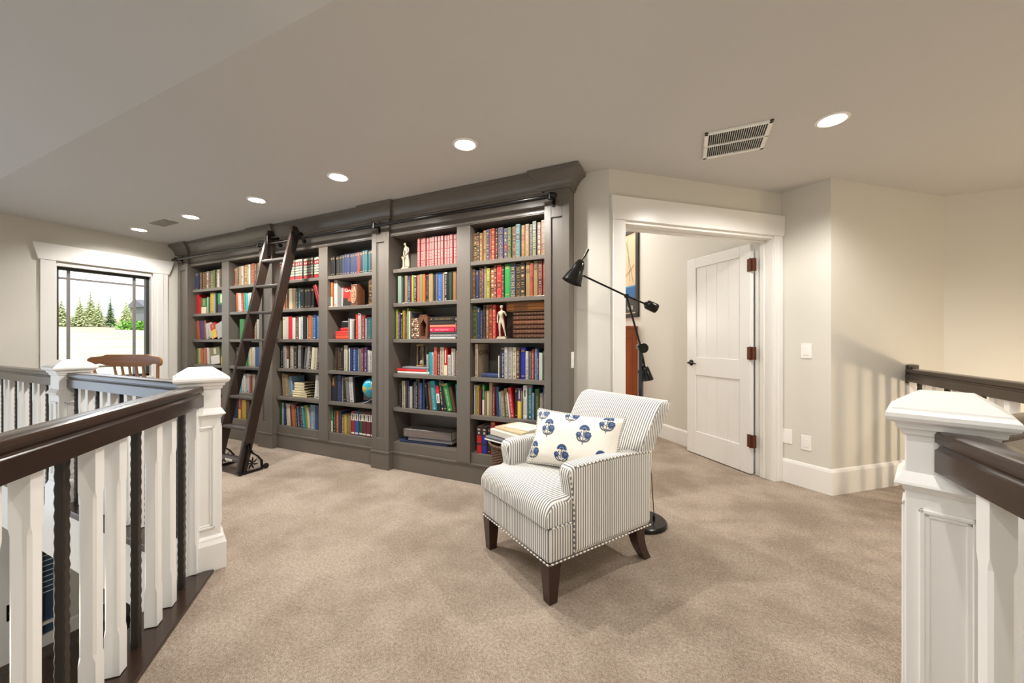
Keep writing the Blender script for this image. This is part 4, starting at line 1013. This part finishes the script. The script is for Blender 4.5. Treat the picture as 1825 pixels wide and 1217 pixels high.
def leg(cx, cy, dx, dy, w0=.036, w1=.023):
    mb = MB(); rings = []
    for k in range(7):
        a = k/6; z = .192*(1-a); q = a*a
        x = cx+dx*q; y = cy+dy*q; w = w0+(w1-w0)*a
        rings.append([(x-w, y-w, z), (x+w, y-w, z), (x+w, y+w, z), (x-w, y+w, z)])
    mb.loft(rings); part('leg', mb, LEGWOOD, CH, world=False, bevel=.003)
leg(-.270, .012, 0, 0); leg(.270, .012, 0, 0); leg(-.270, .600, -.0, .075, .033, .024); leg(.270, .600, .0, .075, .033, .024)

# lumbar pillow
PB = [(-.30, -.02)]
pw, ph, pt_ = .262, .158, .066
pil = thing('throw_pillow', (0, 0, 0), 'white rectangular throw pillow printed with blue flowers, resting on the armchair', 'pillow')
MP = MW[CH.name] @ T(.03, .375, .628) @ Matrix.Rotation(R(25), 4, 'Z') @ Matrix.Rotation(R(-27), 4, 'X')
pil.matrix_world = MP; pil.location = MP.translation; pil.rotation_euler = MP.to_euler(); MW[pil.name] = MP.copy()
def psurf(u, v, side=-1):
    pinx = 1-.07*(1-abs(v)**2)*abs(u)**3; pinz = 1-.09*(1-abs(u)**2)*abs(v)**3
    th = pt_*max(0, (1-abs(u)**3.2)*(1-abs(v)**3.2))**.55
    return V((u*pw*pinx, side*th, v*ph*pinz))
mb = MB(); n1, n2 = 32, 22
for side in (-1, 1):
    g = [[mb.pt(psurf(-1+2*i/n1, -1+2*j/n2, side)) for j in range(n2+1)] for i in range(n1+1)]
    for i in range(n1):
        for j in range(n2): mb.face((g[i][j], g[i+1][j], g[i+1][j+1], g[i][j+1]), 0, hexc('efe9de'))
body = mb
INK = [hexc('1c3560'), hexc('35527f'), hexc('6f8aab'), hexc('474c54'), hexc('14213f')]
def fl_poly(pts2, cu, cv, sc, col, lift):
    # pts in flower units -> pillow parameters
    out = []
    for x, y in pts2:
        u = cu+x*sc/pw; v = cv+y*sc/ph
        u = max(-.97, min(.97, u)); v = max(-.97, min(.97, v))
        p = psurf(u, v); out.append(p+V((0, -lift, 0)))
    body.poly(out, 0, col)
def circ(x, y, r, n=12, a0=0, a1=360): return [(x+r*math.cos(R(a0+(a1-a0)*k/n)), y+r*math.sin(R(a0+(a1-a0)*k/n))) for k in range(n+(0 if a1-a0 == 360 else 1))]
def flower(cu, cv, sc=.033):
    for k in range(9):
        a = R(10+k*20); fl_poly(circ(.72*math.cos(a), .85+.72*math.sin(a), .20, 8), cu, cv, sc, INK[1], .0012)
    fl_poly(circ(0, .85, .66, 14, 0, 180), cu, cv, sc, INK[0], .0016)
    fl_poly(circ(0, .85, .44, 12, 0, 180), cu, cv, sc, INK[2], .0020)
    fl_poly(circ(0, .85, .27, 10, 0, 180), cu, cv, sc, INK[4], .0024)
    for sx, y0, r in ((-.85, -.05, .46), (.72, -.02, .62)):
        for k in range(8):
            a = k*math.pi/4; fl_poly(circ(sx+r*.72*math.cos(a), y0+r*.72*math.sin(a), r*.36, 7), cu, cv, sc, INK[1], .0012)
        fl_poly(circ(sx, y0, r*.72, 12), cu, cv, sc, INK[0], .0016); fl_poly(circ(sx+.05, y0+.08, r*.42, 10), cu, cv, sc, INK[2], .0020); fl_poly(circ(sx+.04, y0+.05, r*.22, 8), cu, cv, sc, INK[4], .0024)
    def stroke(pts, w=.06):
        for (x0, y0), (x1, y1) in zip(pts, pts[1:]):
            L = math.hypot(x1-x0, y1-y0) or 1; nx, ny = -(y1-y0)/L*w, (x1-x0)/L*w
            fl_poly([(x0-nx, y0-ny), (x1-nx, y1-ny), (x1+nx, y1+ny), (x0+nx, y0+ny)], cu, cv, sc, INK[3], .0014)
    stroke([(0, .85), (-.05, .2), (0, -.5), (.02, -1.6)]); stroke([(-.85, -.1), (-.5, -.75), (0, -1.05)]); stroke([(.72, -.1), (.55, -.7), (0, -1.05)])
    stroke([(-1.1, -.45), (-.75, -.95), (-.1, -1.15)], .10); stroke([(1.15, -.5), (.8, -.95), (.1, -1.15)], .10)
    for x, y in ((-.45, .45), (.35, .55), (-.25, -.25), (.25, -.4), (-.5, -.55), (.1, .3)): fl_poly(circ(x, y, .12, 6), cu, cv, sc, INK[3], .0014)
for cu, cv in ((-.56, .24), (.28, .16), (-.86, -.62), (-.14, -.62), (.72, .66), (-.80, .82), (-.08, .86), (.70, -.62)): flower(cu, cv)
part('cushion_cover', body, PAINTED, pil, world=False, smooth=60)
mb = MB(); k = 0
def edge_pts():
    for i in range(96): yield -1+2*i/96, -1
    for i in range(66): yield 1, -1+2*i/66
    for i in range(96): yield 1-2*i/96, 1
    for i in range(66): yield -1, 1-2*i/66
E_ = [psurf(u, v) for u, v in edge_pts()]
for a, b in zip(E_, E_[1:]+E_[:1]):
    mid = (a+b)/2; o_ = V((mid.x/pw, 0, mid.z/ph)); o_.normalize()
    k += 1
    mb.box((-(b-a).length*.40, -.0025, -.003), ((b-a).length*.40, .0025, .008), 0, hexc('a3a2a0') if k % 2 else hexc('efeae0'),
           M=T(*mid) @ Matrix(((b-a).normalized().to_tuple(), (0, 1, 0), (-(b-a).normalized().z, 0, (b-a).normalized().x))).transposed().to_4x4() if False else T(*mid) @ Matrix.Rotation(-math.atan2((b-a).z, (b-a).x), 4, 'Y') @ Matrix.Rotation(math.pi, 4, 'X'))
part('fringe_trim', mb, PAINTED, pil, world=False, label='short grey and white fringe round the edge')

# ------------------------------------------------------------------ floor lamp
rv = V((math.cos(R(25)), math.sin(R(25)), 0)); fv = V((-math.sin(R(25)), math.cos(R(25)), 0))
LB = V((-.276, 2.602, 0))
lamp = thing('floor_lamp', tuple(LB), 'black counterbalanced floor lamp behind the armchair', 'floor lamp')
def lp(u, z, f=0): return LB+rv*u+fv*f+V((0, 0, z))
mb = MB(); mb.lathe([(.150, .002), (.153, .006), (.150, .022), (.142, .028), (.03, .030), (.024, .040)], 40, o=LB); part('base', mb, BLACK, lamp, smooth=30)
mb = MB(); mb.tube([lp(-.008, .03), lp(-.010, .985)], .016, 14); mb.tube([lp(-.010, .985), lp(-.011, 1.15)], .012, 14); mb.lathe([(.019, 0), (.019, .02)], 14, o=lp(-.010, .975)); part('pole', mb, mat('steel_blue_tube', (.055, .06, .066), .22, metal=.9), lamp, smooth=40)
Mr = Matrix((( rv.x, fv.x, 0, 0), (rv.y, fv.y, 0, 0), (0, 0, 1, 0), (0, 0, 0, 1)))
mb = MB(); mb.lathe([(.001, -.018), (.030, -.018), (.033, -.010), (.033, .010), (.030, .018), (.001, .018)], 22, o=lp(.004, 1.140), M=Mr @ Matrix.Rotation(R(90), 4, 'X')); mb.lathe([(.001, -.024), (.018, -.024), (.018, .024), (.001, .024)], 16, o=lp(-.018, 1.148), M=Mr @ Matrix.Rotation(R(90), 4, 'X')); part('joint', mb, BLACK, lamp, smooth=35)
mb = MB(); mb.tube([lp(-.103, 1.479), lp(-.011, 1.148), lp(.014, 1.02)], .0068, 10); part('lower_arm', mb, BLACK, lamp, smooth=40)
mb = MB(); mb.tube([lp(-.386, 1.612), lp(-.103, 1.479), lp(.02, 1.428)], .0062, 10); mb.lathe([(.001, -.013), (.014, -.012), (.016, 0), (.014, .012), (.001, .013)], 14, o=lp(-.103, 1.479)); part('upper_arm', mb, BLACK, lamp, smooth=40)
def axis_lathe(mb, p, q, prof, n=24):
    p = V(p); q = V(q); d = (q-p).normalized(); M = d.to_track_quat('Z', 'Y').to_matrix().to_4x4()
    mb.lathe(prof, n, o=p, M=M)
mb = MB(); axis_lathe(mb, lp(.014, 1.028), lp(.032, .93), [(.001, 0), (.012, .001), (.020, .012), (.024, .02), (.040, .092), (.040, .099), (.001, .101)]); part('counterweight', mb, BLACK, lamp, smooth=35)
mb = MB(); axis_lathe(mb, lp(.012, 1.432), lp(.095, 1.395), [(.001, 0), (.012, .001), (.014, .008), (.024, .012), (.030, .022), (.032, .082), (.028, .090), (.001, .091)]); part('counterweight', mb, BLACK, lamp, smooth=35)
ap, rc = lp(-.395, 1.715), lp(-.462, 1.565)
mb = MB(); d = (rc-ap).normalized()
axis_lathe(mb, ap, rc, [(.001, 0), (.014, .002), (.024, .012), (.034, .03), (.040, .055), (.043, .078), (.046, .086), (.056, .112), (.066, .150), (.069, .160), (.066, .160), (.054, .114), (.040, .084), (.036, .055), (.02, .02), (.001, .016)], 32); part('lamp_shade', mb, BLACK, lamp, smooth=40, label='black metal bell-shaped lamp shade')
mb = MB(); axis_lathe(mb, ap+d*.05, rc, [(.001, 0), (.012, 0), (.014, .02), (.026, .045), (.028, .065), (.018, .085), (.001, .092)], 18); part('bulb', mb, mat('warm_bulb', (1, .8, .5), .4, emit=((1, .72, .38), 5)), lamp, smooth=60)
mb = MB(); mb.tube([ap+d*.01, lp(-.372, 1.745), lp(-.353, 1.783)], [.004, .007, .009], 10); part('handle', mb, BLACK, lamp, smooth=40)
mb = MB(); mb.tube([lp(.075, .026), lp(.075, .06), lp(.060, .30), lp(.02, .62), lp(-.006, .95)], .0028, 6); mb.lathe([(.008, 0), (.008, .022), (.004, .03)], 10, o=lp(.075, .026)); part('cord', mb, BLACK, lamp, smooth=50)

# ------------------------------------------------------------------ woven basket and its books
BK = V((-1.125, 2.455, 0))
bas = thing('wicker_basket', tuple(BK), 'brown woven waste basket between the armchair and the bookcase', 'basket')
mb = MB(); n = 84; rings = []
for k in range(52):
    z = .003+.452*k/51; r0 = .118+.052*k/51
    rings.append([BK+V(((r0+.003*(1 if (i//2+k) % 2 else -1))*math.cos(2*math.pi*i/n), (r0+.003*(1 if (i//2+k) % 2 else -1))*math.sin(2*math.pi*i/n), z)) for i in range(n)])
mb.loft(rings)
wick = mat('woven_rattan', (.105, .058, .030), .5, bump=(160, .8, .005), var=(150, .95)); part('body', mb, wick, bas)
mb = MB()
for k in range(36):
    a0 = 2*math.pi*k/36; a1 = a0+.30
    mb.tube([BK+V((.172*math.cos(a0), .172*math.sin(a0), .452)), BK+V((.180*math.cos((a0+a1)/2), .180*math.sin((a0+a1)/2), .470)), BK+V((.172*math.cos(a1), .172*math.sin(a1), .455))], .008, 6)
part('rim', mb, wick, bas, smooth=60)
z = .478
for k, (L, D, hh, c, ang, dx, dy, nm) in enumerate(((.34, .27, .010, 'w', -20, 0, 0, 'thin white book at the bottom of the basket pile'), (.335, .265, .018, '5b6066', -20, .003, .003, 'slate grey book second in the basket pile'), (.31, .235, .046, 'd8d2c4', -24, .012, .012, 'thick cream book in the middle of the basket pile'), (.29, .215, .016, 'cdb893', -24, .03, .02, 'tan book second from the top of the basket pile'), (.23, .175, .008, 'e6e0d2', -16, .06, .03, 'thin white pamphlet on top of the basket pile'))):
    M0 = T(BK.x+dx, BK.y+dy, 0) @ RZ(R(ang))
    p = M0 @ V((-L/2, -D/2, 0))
    flat_book(p.x, p.y, z, L, D, hh, c, 'P', nm, 'books on the basket', R(ang), 70+k); z += hh+.0008

# ------------------------------------------------------------------ windsor chair by the window
rk = thing('spindle_back_chair', (-4.745, 1.66, 0), 'honey oak chair with scrolled crest rail and spindles in front of the window', 'chair', rot=R(25))
mb = MB()
tp = [(-.345, .985), (-.338, 1.020), (-.315, 1.036), (-.275, 1.038), (-.225, 1.046), (-.19, 1.058), (0, 1.058), (.19, 1.058), (.225, 1.046), (.275, 1.038), (.315, 1.034), (.338, 1.018), (.345, .985), (.335, .958), (.310, .950), (.285, .968), (.250, .975), (.205, .958), (.15, .945), (0, .942), (-.15, .945), (-.205, .958), (-.250, .975), (-.285, .968), (-.310, .950), (-.335, .958)]
def cy(x): return .05-.35*x*x
# a curved board: front and back faces follow an arc
front = [mb.pt((x, cy(x), z)) for x, z in tp]; back = [mb.pt((x, cy(x)+.024, z)) for x, z in tp]
n = len(tp); half = n//2
def strip(idx, flip):
    # pair upper and lower outline points
    up = list(range(0, 13)); lo = [25, 24, 23, 22, 21, 20, 19, 18, 17, 16, 15, 14, 13]
    lo = [25]+list(range(25, 13, -1))
    for k in range(12):
        a, b, c_, d_ = idx[up[k]], idx[up[k+1]], idx[lo[k+1]], idx[lo[k]]
        f = (a, b, c_, d_) if len({a, b, c_, d_}) == 4 else tuple(dict.fromkeys((a, b, c_, d_)))
        if len(f) >= 3: mb.face(f if not flip else f[::-1])
    f = (idx[12], idx[13], idx[14]); mb.face(f)
strip(front, False); strip(back, True)
for i in range(n):
    j = (i+1) % n; mb.face((front[i], front[j], back[j], back[i]))
part('crest_rail', mb, OAK, rk, world=False, smooth=40, bevel=.005)
for x in (-.135, -.068, 0, .068, .135):
    mb = MB(); x2 = x*.8; y0, y1 = cy(x)+.005, .13
    pr = [(.008, .45), (.008, .60), (.019, .80), (.021, .84), (.010, .875), (.008, .95)]
    L_ = []
    for w, z in pr:
        a = (z-.45)/.5; xx = x2+(x-x2)*a; yy = y1+(y0-y1)*a
        L_.append([(xx-w, yy, z), (xx+w, yy, z), (xx+w, yy+.012, z), (xx-w, yy+.012, z)])
    mb.loft(L_); part('spindle', mb, OAK, rk, world=False, bevel=.002)
for sx in (-1, 1):
    mb = MB(); mb.tube([(sx*.22, .12, .45), (sx*.26, .07, .70), (sx*.308, .02, .97)], [.016, .013, .012], 10); part('back_post', mb, OAK, rk, world=False, smooth=40)
    mb = MB(); mb.tube([(sx*.27, .055, .68), (sx*.29, .25, .67), (sx*.28, .47, .66)], [.016, .02, .024], 10); mb.tube([(sx*.24, .42, .45), (sx*.28, .44, .66)], .014, 8); part('arm', mb, OAK, rk, world=False, smooth=40)
    for y in (.10, .48):
        mb = MB(); mb.tube([(sx*.19, y, .42), (sx*.215, y, .26), (sx*.25, y+(.04 if y > .3 else -.04), .002)], [.018, .022, .012], 10); part('leg', mb, OAK, rk, world=False, smooth=40)
mb = MB(); mb.prism([(-.24, .06, .415), (.24, .06, .415), (.27, .30, .415), (.24, .52, .415), (-.24, .52, .415), (-.27, .30, .415)], (0, 0, .04)); part('seat', mb, OAK, rk, world=False, bevel=.012, seg=3)
mb = MB(); mb.tube([(-.22, .1, .2), (.22, .1, .2)], .011, 8); mb.tube([(-.22, .49, .2), (.22, .49, .2)], .011, 8); part('stretcher', mb, OAK, rk, world=False, smooth=40)

# ------------------------------------------------------------------ ceiling fixtures
spots = [(-5.62, 2.106, 'closest to the window'), (-4.563, 2.107, 'second from the window'), (-3.483, 2.103, 'third from the window, above the ladder'), (-2.43, 2.07, 'fourth from the window'), (-1.294, 2.068, 'above the armchair, last of the row along the bookcase'), (.734, 2.715, 'beside the large ceiling vent, apart from the row')]
def spot_light(x, y, z, e, size=157):
    l = bpy.data.lights.new('downlight_beam', 'SPOT'); l.energy = e; l.color = (1, .955, .90); l.spot_size = R(size); l.spot_blend = .45; l.shadow_soft_size = .035
    o = bpy.data.objects.new('downlight_beam', l); COL.objects.link(o); o.location = (x, y, z); return o
for x, y, w in spots:
    t = thing('recessed_light', (x, y, CZ), f'lit round recessed ceiling light {w}', 'ceiling light', 'recessed ceiling lights')
    mb = MB(); mb.lathe([(.080, 0), (.080, -.004), (.066, -.008), (.058, -.003), (.058, 0)], 32, o=(x, y, CZ)); part('trim_ring', mb, PLASTIC, t, smooth=40)
    mb = MB(); mb.lathe([(.0585, -.0005), (.0585, -.003), (.04, -.006), (.001, -.007)], 32, o=(x, y, CZ)); part('lens', mb, LENS, t, smooth=40)
    spot_light(x, y, CZ-.03, 36 if x < -5 else 68 if x < -4 else 92)
for x, y in ((-1.2, .35), (.3, .4), (-.6, -1.6), (2.6, 1.2)): spot_light(x, y, CZ-.03 if y > .9 else CZ+.2, 50)  # further downlights assumed out of view: beams only, no fixtures
v = thing('ceiling_vent', (.26, 2.743, CZ), 'large white ceiling vent grille with two rows of slots above the doorway', 'ceiling vent')
X0, X1, Y0, Y1 = .085, .435, 2.565, 2.918
mb = MB()
for a, b in (((X0, Y0), (X1, Y0+.022)), ((X0, Y1-.022), (X1, Y1)), ((X0, Y0), (X0+.022, Y1)), ((X1-.022, Y0), (X1, Y1)), ((X0, (Y0+Y1)/2-.006), (X1, (Y0+Y1)/2+.006))): mb.box((*a, CZ-.012), (*b, CZ))
part('frame', mb, PLASTIC, v, bevel=.002)
mb = MB(); n = 26
for k in range(n+1):
    x = X0+.022+(X1-X0-.044)*k/n; mb.box((x-.0011, Y0+.02, CZ-.010), (x+.0011, Y1-.02, CZ-.004))
part('slats', mb, PLASTIC, v)
mb = MB(); mb.box((X0+.015, Y0+.015, CZ-.003), (X1-.015, Y1-.015, CZ-.0005)); part('backing', mb, VENTDARK, v)
v = thing('ceiling_vent', (-5.06, 2.096, CZ), 'small taupe ceiling vent between the recessed lights by the window', 'ceiling vent')
mb = MB(); mb.box((-5.21, 2.03, CZ-.008), (-4.91, 2.16, CZ)); part('frame', mb, mat('taupe_vent', (.30, .27, .23), .6), v, bevel=.002)
mb = MB()
for k in range(9): mb.box((-5.19, 2.042+.0125*k, CZ-.011), (-4.93, 2.048+.0125*k, CZ-.007))
part('slats', mb, MATS['taupe_vent'], v)

# ------------------------------------------------------------------ things in the study
PIC0 = V((0, 4.667))+SD*.903
M = frame2((PIC0.x, PIC0.y, 0), SD)     # x along the wall away from the doorway, y to the left (into the study)
pf = thing('framed_poster', (M @ V((.40, .02, 1.51)))[:], 'tall black framed sailing poster on the study wall seen through the doorway', 'picture')
W_, z0, z1 = .82, 1.505, 2.72; b = .055
mb = MB()
for a, c_ in (((0, .002, z0), (b, .03, z1)), ((W_-b, .002, z0), (W_, .03, z1)), ((0, .002, z0), (W_, .03, z0+b)), ((0, .002, z1-b), (W_, .03, z1))): mb.box(a, c_, M=M)
part('frame', mb, mat('black_picture_frame', (.03, .022, .018), .35), pf, bevel=.003)
mb = MB()
mb.box((b, .002, z0+b), (W_-b, .016, z1-b), 0, hexc('cdb592'), M=M)
def patch(x0, x1, za, zb, cc, y=.0166): mb.poly([M @ V((x, y, z)) for x, z in ((x0, za), (x1, za), (x1, zb), (x0, zb))], 0, hexc(cc))
patch(b+.015, W_-b-.015, z0+b+.015, z0+.27, '3a3836'); patch(b+.015, W_-b-.015, z0+.27, z0+.43, '2f5f8f'); patch(b+.015, W_-b-.015, z0+.42, z0+.44, '4f86b0', .0172)
for (xa, za, xb, zb, cc, w) in ((.12, 1.98, .30, 2.6, '3b2f2a', .006), (.10, 2.22, .36, 2.05, '8a4a2f', .010), (.20, 2.0, .26, 2.62, '5a4638', .005), (.34, 2.0, .50, 2.5, 'e8dcc4', .03), (.45, 2.0, .62, 2.4, 'b1664a', .02)):
    L = math.hypot(xb-xa, zb-za); nx, nz = -(zb-za)/L*w/2, (xb-xa)/L*w/2
    mb.poly([M @ V((x, .0175, z)) for x, z in ((xa-nx, za-nz), (xb-nx, zb-nz), (xb+nx, zb+nz), (xa+nx, za+nz))], 0, hexc(cc))
part('print', mb, PAINTED, pf)
Mt = M @ T(.19, .0185, z0+.105) @ Matrix(((-1, 0, 0, 0), (0, 0, 1, 0), (0, 1, 0, 0), (0, 0, 0, 1)))
text_part('poster_lettering', 'VER', .085, Mt, hexc('d8d0c0'), pf)
cb = thing('study_cabinet', (M @ V((.35, .2, 0)))[:], 'tall reddish cherry wood cabinet in the study seen through the doorway', 'cabinet')
Mc = M @ T(.05, .004, 0)
mb = MB(); mb.box((0, 0, 0), (.75, .40, 1.36), M=Mc); part('body', mb, CHERRY, cb, bevel=.003)
mb = MB(); mb.box((-.012, 0, 1.355), (.765, .43, 1.385), M=Mc); mb.box((-.006, 0, 1.335), (.757, .415, 1.357), M=Mc); part('top', mb, CHERRY, cb, bevel=.004)
mb = MB()
for a, c_ in (((-.008, .0, .02), (.002, .075, 1.335)), ((-.008, .325, .02), (.002, .40, 1.335)), ((-.008, .075, 1.22), (.002, .325, 1.335)), ((-.008, .075, .02), (.002, .325, .12))): mb.box(a, c_, M=Mc)
part('side_frame', mb, CHERRY, cb, bevel=.002)

# ------------------------------------------------------------------ the space below the openings
fd = thing('french_door', (XW, 1.15, LOW), 'white glazed door on the floor below, seen between the balusters', 'door')
mb = MB()
for y0, y1 in ((.30, 1.44), (1.46, 1.515), (1.60, 1.64)): mb.box((XW, y0, LOW), (XW+.05, min(y1, 1.598), LOW+1.90))
mb.box((XW, 1.515, LOW), (XW+.049, 1.597, LOW+.12)); mb.box((XW, 1.515, LOW+1.06), (XW+.049, 1.597, LOW+1.90)); part('frame', mb, WHITE, fd, bevel=.004)
mb = MB()
for z in (.22,): mb.box((XW+.01, 1.515, LOW+z), (XW+.045, 1.597, LOW+z+.03))
for k in range(9): mb.box((XW+.022, 1.515, LOW+.55+.055*k), (XW+.030, 1.597, LOW+.556+.055*k))
part('glazing_bars', mb, WHITE, fd)
mb = MB(); mb.box((XW+.012, 1.512, LOW+.10), (XW+.022, 1.597, LOW+1.08)); part('panes', mb, mat('dusk_glass', (.05, .09, .15), .05, spec=.8), fd)
mb = MB(); mb.box((XW+.05, 1.285, LOW+.42), (XW+.058, 1.32, LOW+.58)); mb.tube([(XW+.058, 1.30, LOW+.5), (XW+.09, 1.30, LOW+.5)], .01, 8); part('handle', mb, BRONZE, fd, bevel=.002)
lc = thing('leather_ottoman', (-5.35, 2.05, LOW), 'black leather ottoman on the dark floor below', 'ottoman')
mb = MB(); mb.box((-5.65, 1.75, LOW+.10), (-5.05, 2.35, LOW+.42)); part('body', mb, LEATHER, lc, bevel=.08, seg=5)
for dx in (-.24, .24):
    for dy in (-.22, .22):
        mb = MB(); mb.tube([(-5.35+dx, 2.05+dy, LOW+.001), (-5.35+dx, 2.05+dy, LOW+.12)], .02, 8); part('leg', mb, LEGWOOD, lc)

# ------------------------------------------------------------------ outside the window
GRASS = mat('sunlit_meadow', (.44, .42, .27), .9, var=(.5, .85, (1, .35, 1)))
mb = MB(); mb.prism([(-7.0, -40, -2.6), (-7.0, 80, -2.6), (-100, 80, 5.6), (-100, -40, 5.6)], (0, 0, -.3)); o = struct('ground', mb, GRASS, org=(-30, 10, -2.6))
def gz(x): return -2.6+8.2*(-7.0-x)/93
NEED = mat('spruce_needles', (.17, .25, .10), .8, var=(3, .5)); NEED2 = mat('hazed_conifer_needles', (.58, .62, .36), .8, var=(3, .4)); BARK = mat('grey_bark', (.13, .09, .06), .9)  # pale needles: overexposed haze is put into their colour
def conifer(x, y, h, r, m, label, seed):
    rg = random.Random(seed); z = gz(x); t = thing('conifer_tree', (x, y, z), label, 'tree', 'trees across the meadow')
    mb = MB(); mb.tube([(x, y, z), (x, y, z+h)], [r*.07, .02], 7); part('trunk', mb, BARK, t)
    mb = MB(); n = 24
    for k in range(n):
        a = k/(n-1); zz_ = z+h*(.08+.9*a); rr = r*(1-a)**.85+.05
        cnt = int(8+13*(1-a))
        for q in range(cnt):
            th = 2*math.pi*(q+rg.random())/cnt; l = rr*rg.uniform(.75, 1.15)
            d = V((math.cos(th), math.sin(th), 0)); s_ = V((-d.y, d.x, 0)); p0 = V((x, y, zz_+h*.03)); p1 = p0+d*l+V((0, 0, -l*.28)); w = l*.17
            mb.poly([p0, p0+d*l*.5+s_*w+V((0, 0, -l*.12)), p1, p0+d*l*.5-s_*w+V((0, 0, -l*.12))]); mb.poly([p0+V((0, 0, .08)), p0+d*l*.55+s_*w*.5+V((0, 0, -l*.3)), p1, p0+d*l*.55-s_*w*.5+V((0, 0, -l*.3))])
    part('foliage', mb, m, t)
tr = [(-70, 22.2, 3.9, 1.0, NEED2, 'pale conifer tree touching the dark spruce, on its side away from the house'), (-70, 23.3, 4.4, .95, NEED, 'dark green spruce, the darkest tree across the meadow'), (-70, 20.5, 4.2, 1.2, NEED2, 'pale conifer tree two trees along from the dark spruce, away from the house'), (-70, 18.9, 3.6, 1.3, NEED2, 'pale conifer tree beside the grille bar, furthest from the house'), (-76, 23.3, 5.0, 1.4, NEED2, 'tall pale conifer tree standing behind the row across the meadow'), (-71, 25.3, 3.4, 1.0, NEED2, 'pale conifer tree between the dark spruce and the house'), (-78, 27.7, 3.9, 1.2, NEED2, 'pale conifer tree just beside the grey house')]
for i, a in enumerate(tr): conifer(*a, seed=i+3)
hx, hy = -82, 33.2; hz = gz(hx)
hs = thing('neighbour_house', (hx, hy, hz), 'grey house with a pitched roof across the meadow', 'house')
mb = MB(); mb.box((hx-3, hy-2.6, hz-.3), (hx+3, hy+6, hz+2.6)); part('walls', mb, mat('grey_siding', (.16, .165, .17), .8), hs)
mb = MB(); mb.prism([(hx-3.4, hy-3.1, hz+2.55), (hx+3.4, hy-3.1, hz+2.55), (hx, hy-3.1, hz+3.9)], (0, 9.6, 0)); part('roof', mb, mat('slate_roof', (.12, .12, .14), .8), hs)
for y in (hy-1.5, hy+1.2):
    mb = MB(); mb.box((hx+3.0, y, hz+1.0), (hx+3.05, y+1.3, hz+2.1)); part('window', mb, PLASTIC, hs)
sh = MB(); rg = random.Random(9)
for k in range(900):
    p = V((-66+rg.gauss(0, .4), 24.8+rg.gauss(0, .9), gz(-66)+abs(rg.gauss(.3, .35)))); d = V((rg.uniform(-1, 1), rg.uniform(-1, 1), rg.uniform(-.3, 1))).normalized()*.17; s_ = d.orthogonal()*.6
    sh.poly([p-d, p+s_, p+d, p-s_])
single('leafy_shrub', sh, mat('bright_leaves', (.16, .36, .05), .7), 'bright green shrub in front of the grey house across the meadow', 'shrub')

# ------------------------------------------------------------------ light
def area(name, loc, rot, sx, sy, e, col):
    l = bpy.data.lights.new(name, 'AREA'); l.shape = 'RECTANGLE'; l.size = sx; l.size_y = sy; l.energy = e; l.color = col
    o = bpy.data.objects.new(name, l); COL.objects.link(o); o.location = loc; o.rotation_euler = rot; return o
def point(name, loc, e, col, r=.1):
    l = bpy.data.lights.new(name, 'POINT'); l.energy = e; l.color = col; l.shadow_soft_size = r
    o = bpy.data.objects.new(name, l); COL.objects.link(o); o.location = loc; return o
area('assumed_window_daylight', (-6.08, -.75, .35), (R(90), 0, R(-90)), 2.6, 2.0, 34, (.64, .80, 1))  # window assumed from the rails' bluish sheen; the wall here is solid
area('lower_fill_light', (-4.2, -3.9, -.6), (R(90), 0, R(180)), 3.0, 2.0, 70, (.80, .89, 1))  # added cool fill low by the rear wall, which has no window
area('rear_fill_light', (.6, -3.9, 1.6), (R(90), 0, R(180)), 2.4, 1.6, 30, (.92, .95, 1))  # added fill from behind the camera; the rear wall has no window
point('assumed_stairwell_light', (2.62, 3.50, .55), 32, (1, .80, .58), .07)  # lamp assumed from the rail shadow on the stair wall; no fixture built
point('assumed_stairwell_light', (2.7, .4, .2), 45, (1, .82, .62), .12)  # second light added in the stairwell, unseen and without a fixture
point('added_lower_room_light', (-4.2, -.6, -.9), 42, (1, .88, .74), .2)  # unseen light added for the lower floor; no lamp is built
area('added_study_ceiling_light', (-1.7, 5.3, 3.3), (0, 0, 0), 1.6, 1.6, 62, (1, .96, .92))  # unseen overhead light added to brighten the study; no fixture built
point('study_fill_light', (-2.0, 4.6, 1.5), 22, (1, .93, .86), .2)  # added fill to brighten the study; no floor lamp stands here
sun = bpy.data.lights.new('sun', 'SUN'); sun.energy = 5; sun.angle = R(.6); sun.color = (1, .95, .86)
so = bpy.data.objects.new('sun', sun); COL.objects.link(so); so.rotation_euler = (V((-.62, .35, -.70)).to_track_quat('-Z', 'Y')).to_euler()

w = bpy.data.worlds.new('World'); scn.world = w; w.use_nodes = True
bg = w.node_tree.nodes['Background']; bg.inputs['Color'].default_value = (.86, .93, 1, 1); bg.inputs['Strength'].default_value = 2.4

# ------------------------------------------------------------------ camera
cam = bpy.data.cameras.new('camera'); co = bpy.data.objects.new('camera', cam); COL.objects.link(co)
cam.sensor_width = 36; cam.lens = 36*677/1825; cam.shift_y = -2/1825; cam.clip_start = .02; cam.clip_end = 300
co.location = (0, 0, 1.19); co.rotation_euler = (R(90), 0, R(25)); scn.camera = co
vs = scn.view_settings; vs.view_transform = 'Standard'; vs.look = 'None'; vs.exposure = 0.0; vs.gamma = 1
scn.cycles.use_denoising = True
scn.cycles.max_bounces = 10; scn.cycles.diffuse_bounces = 6; scn.cycles.sample_clamp_indirect = 8
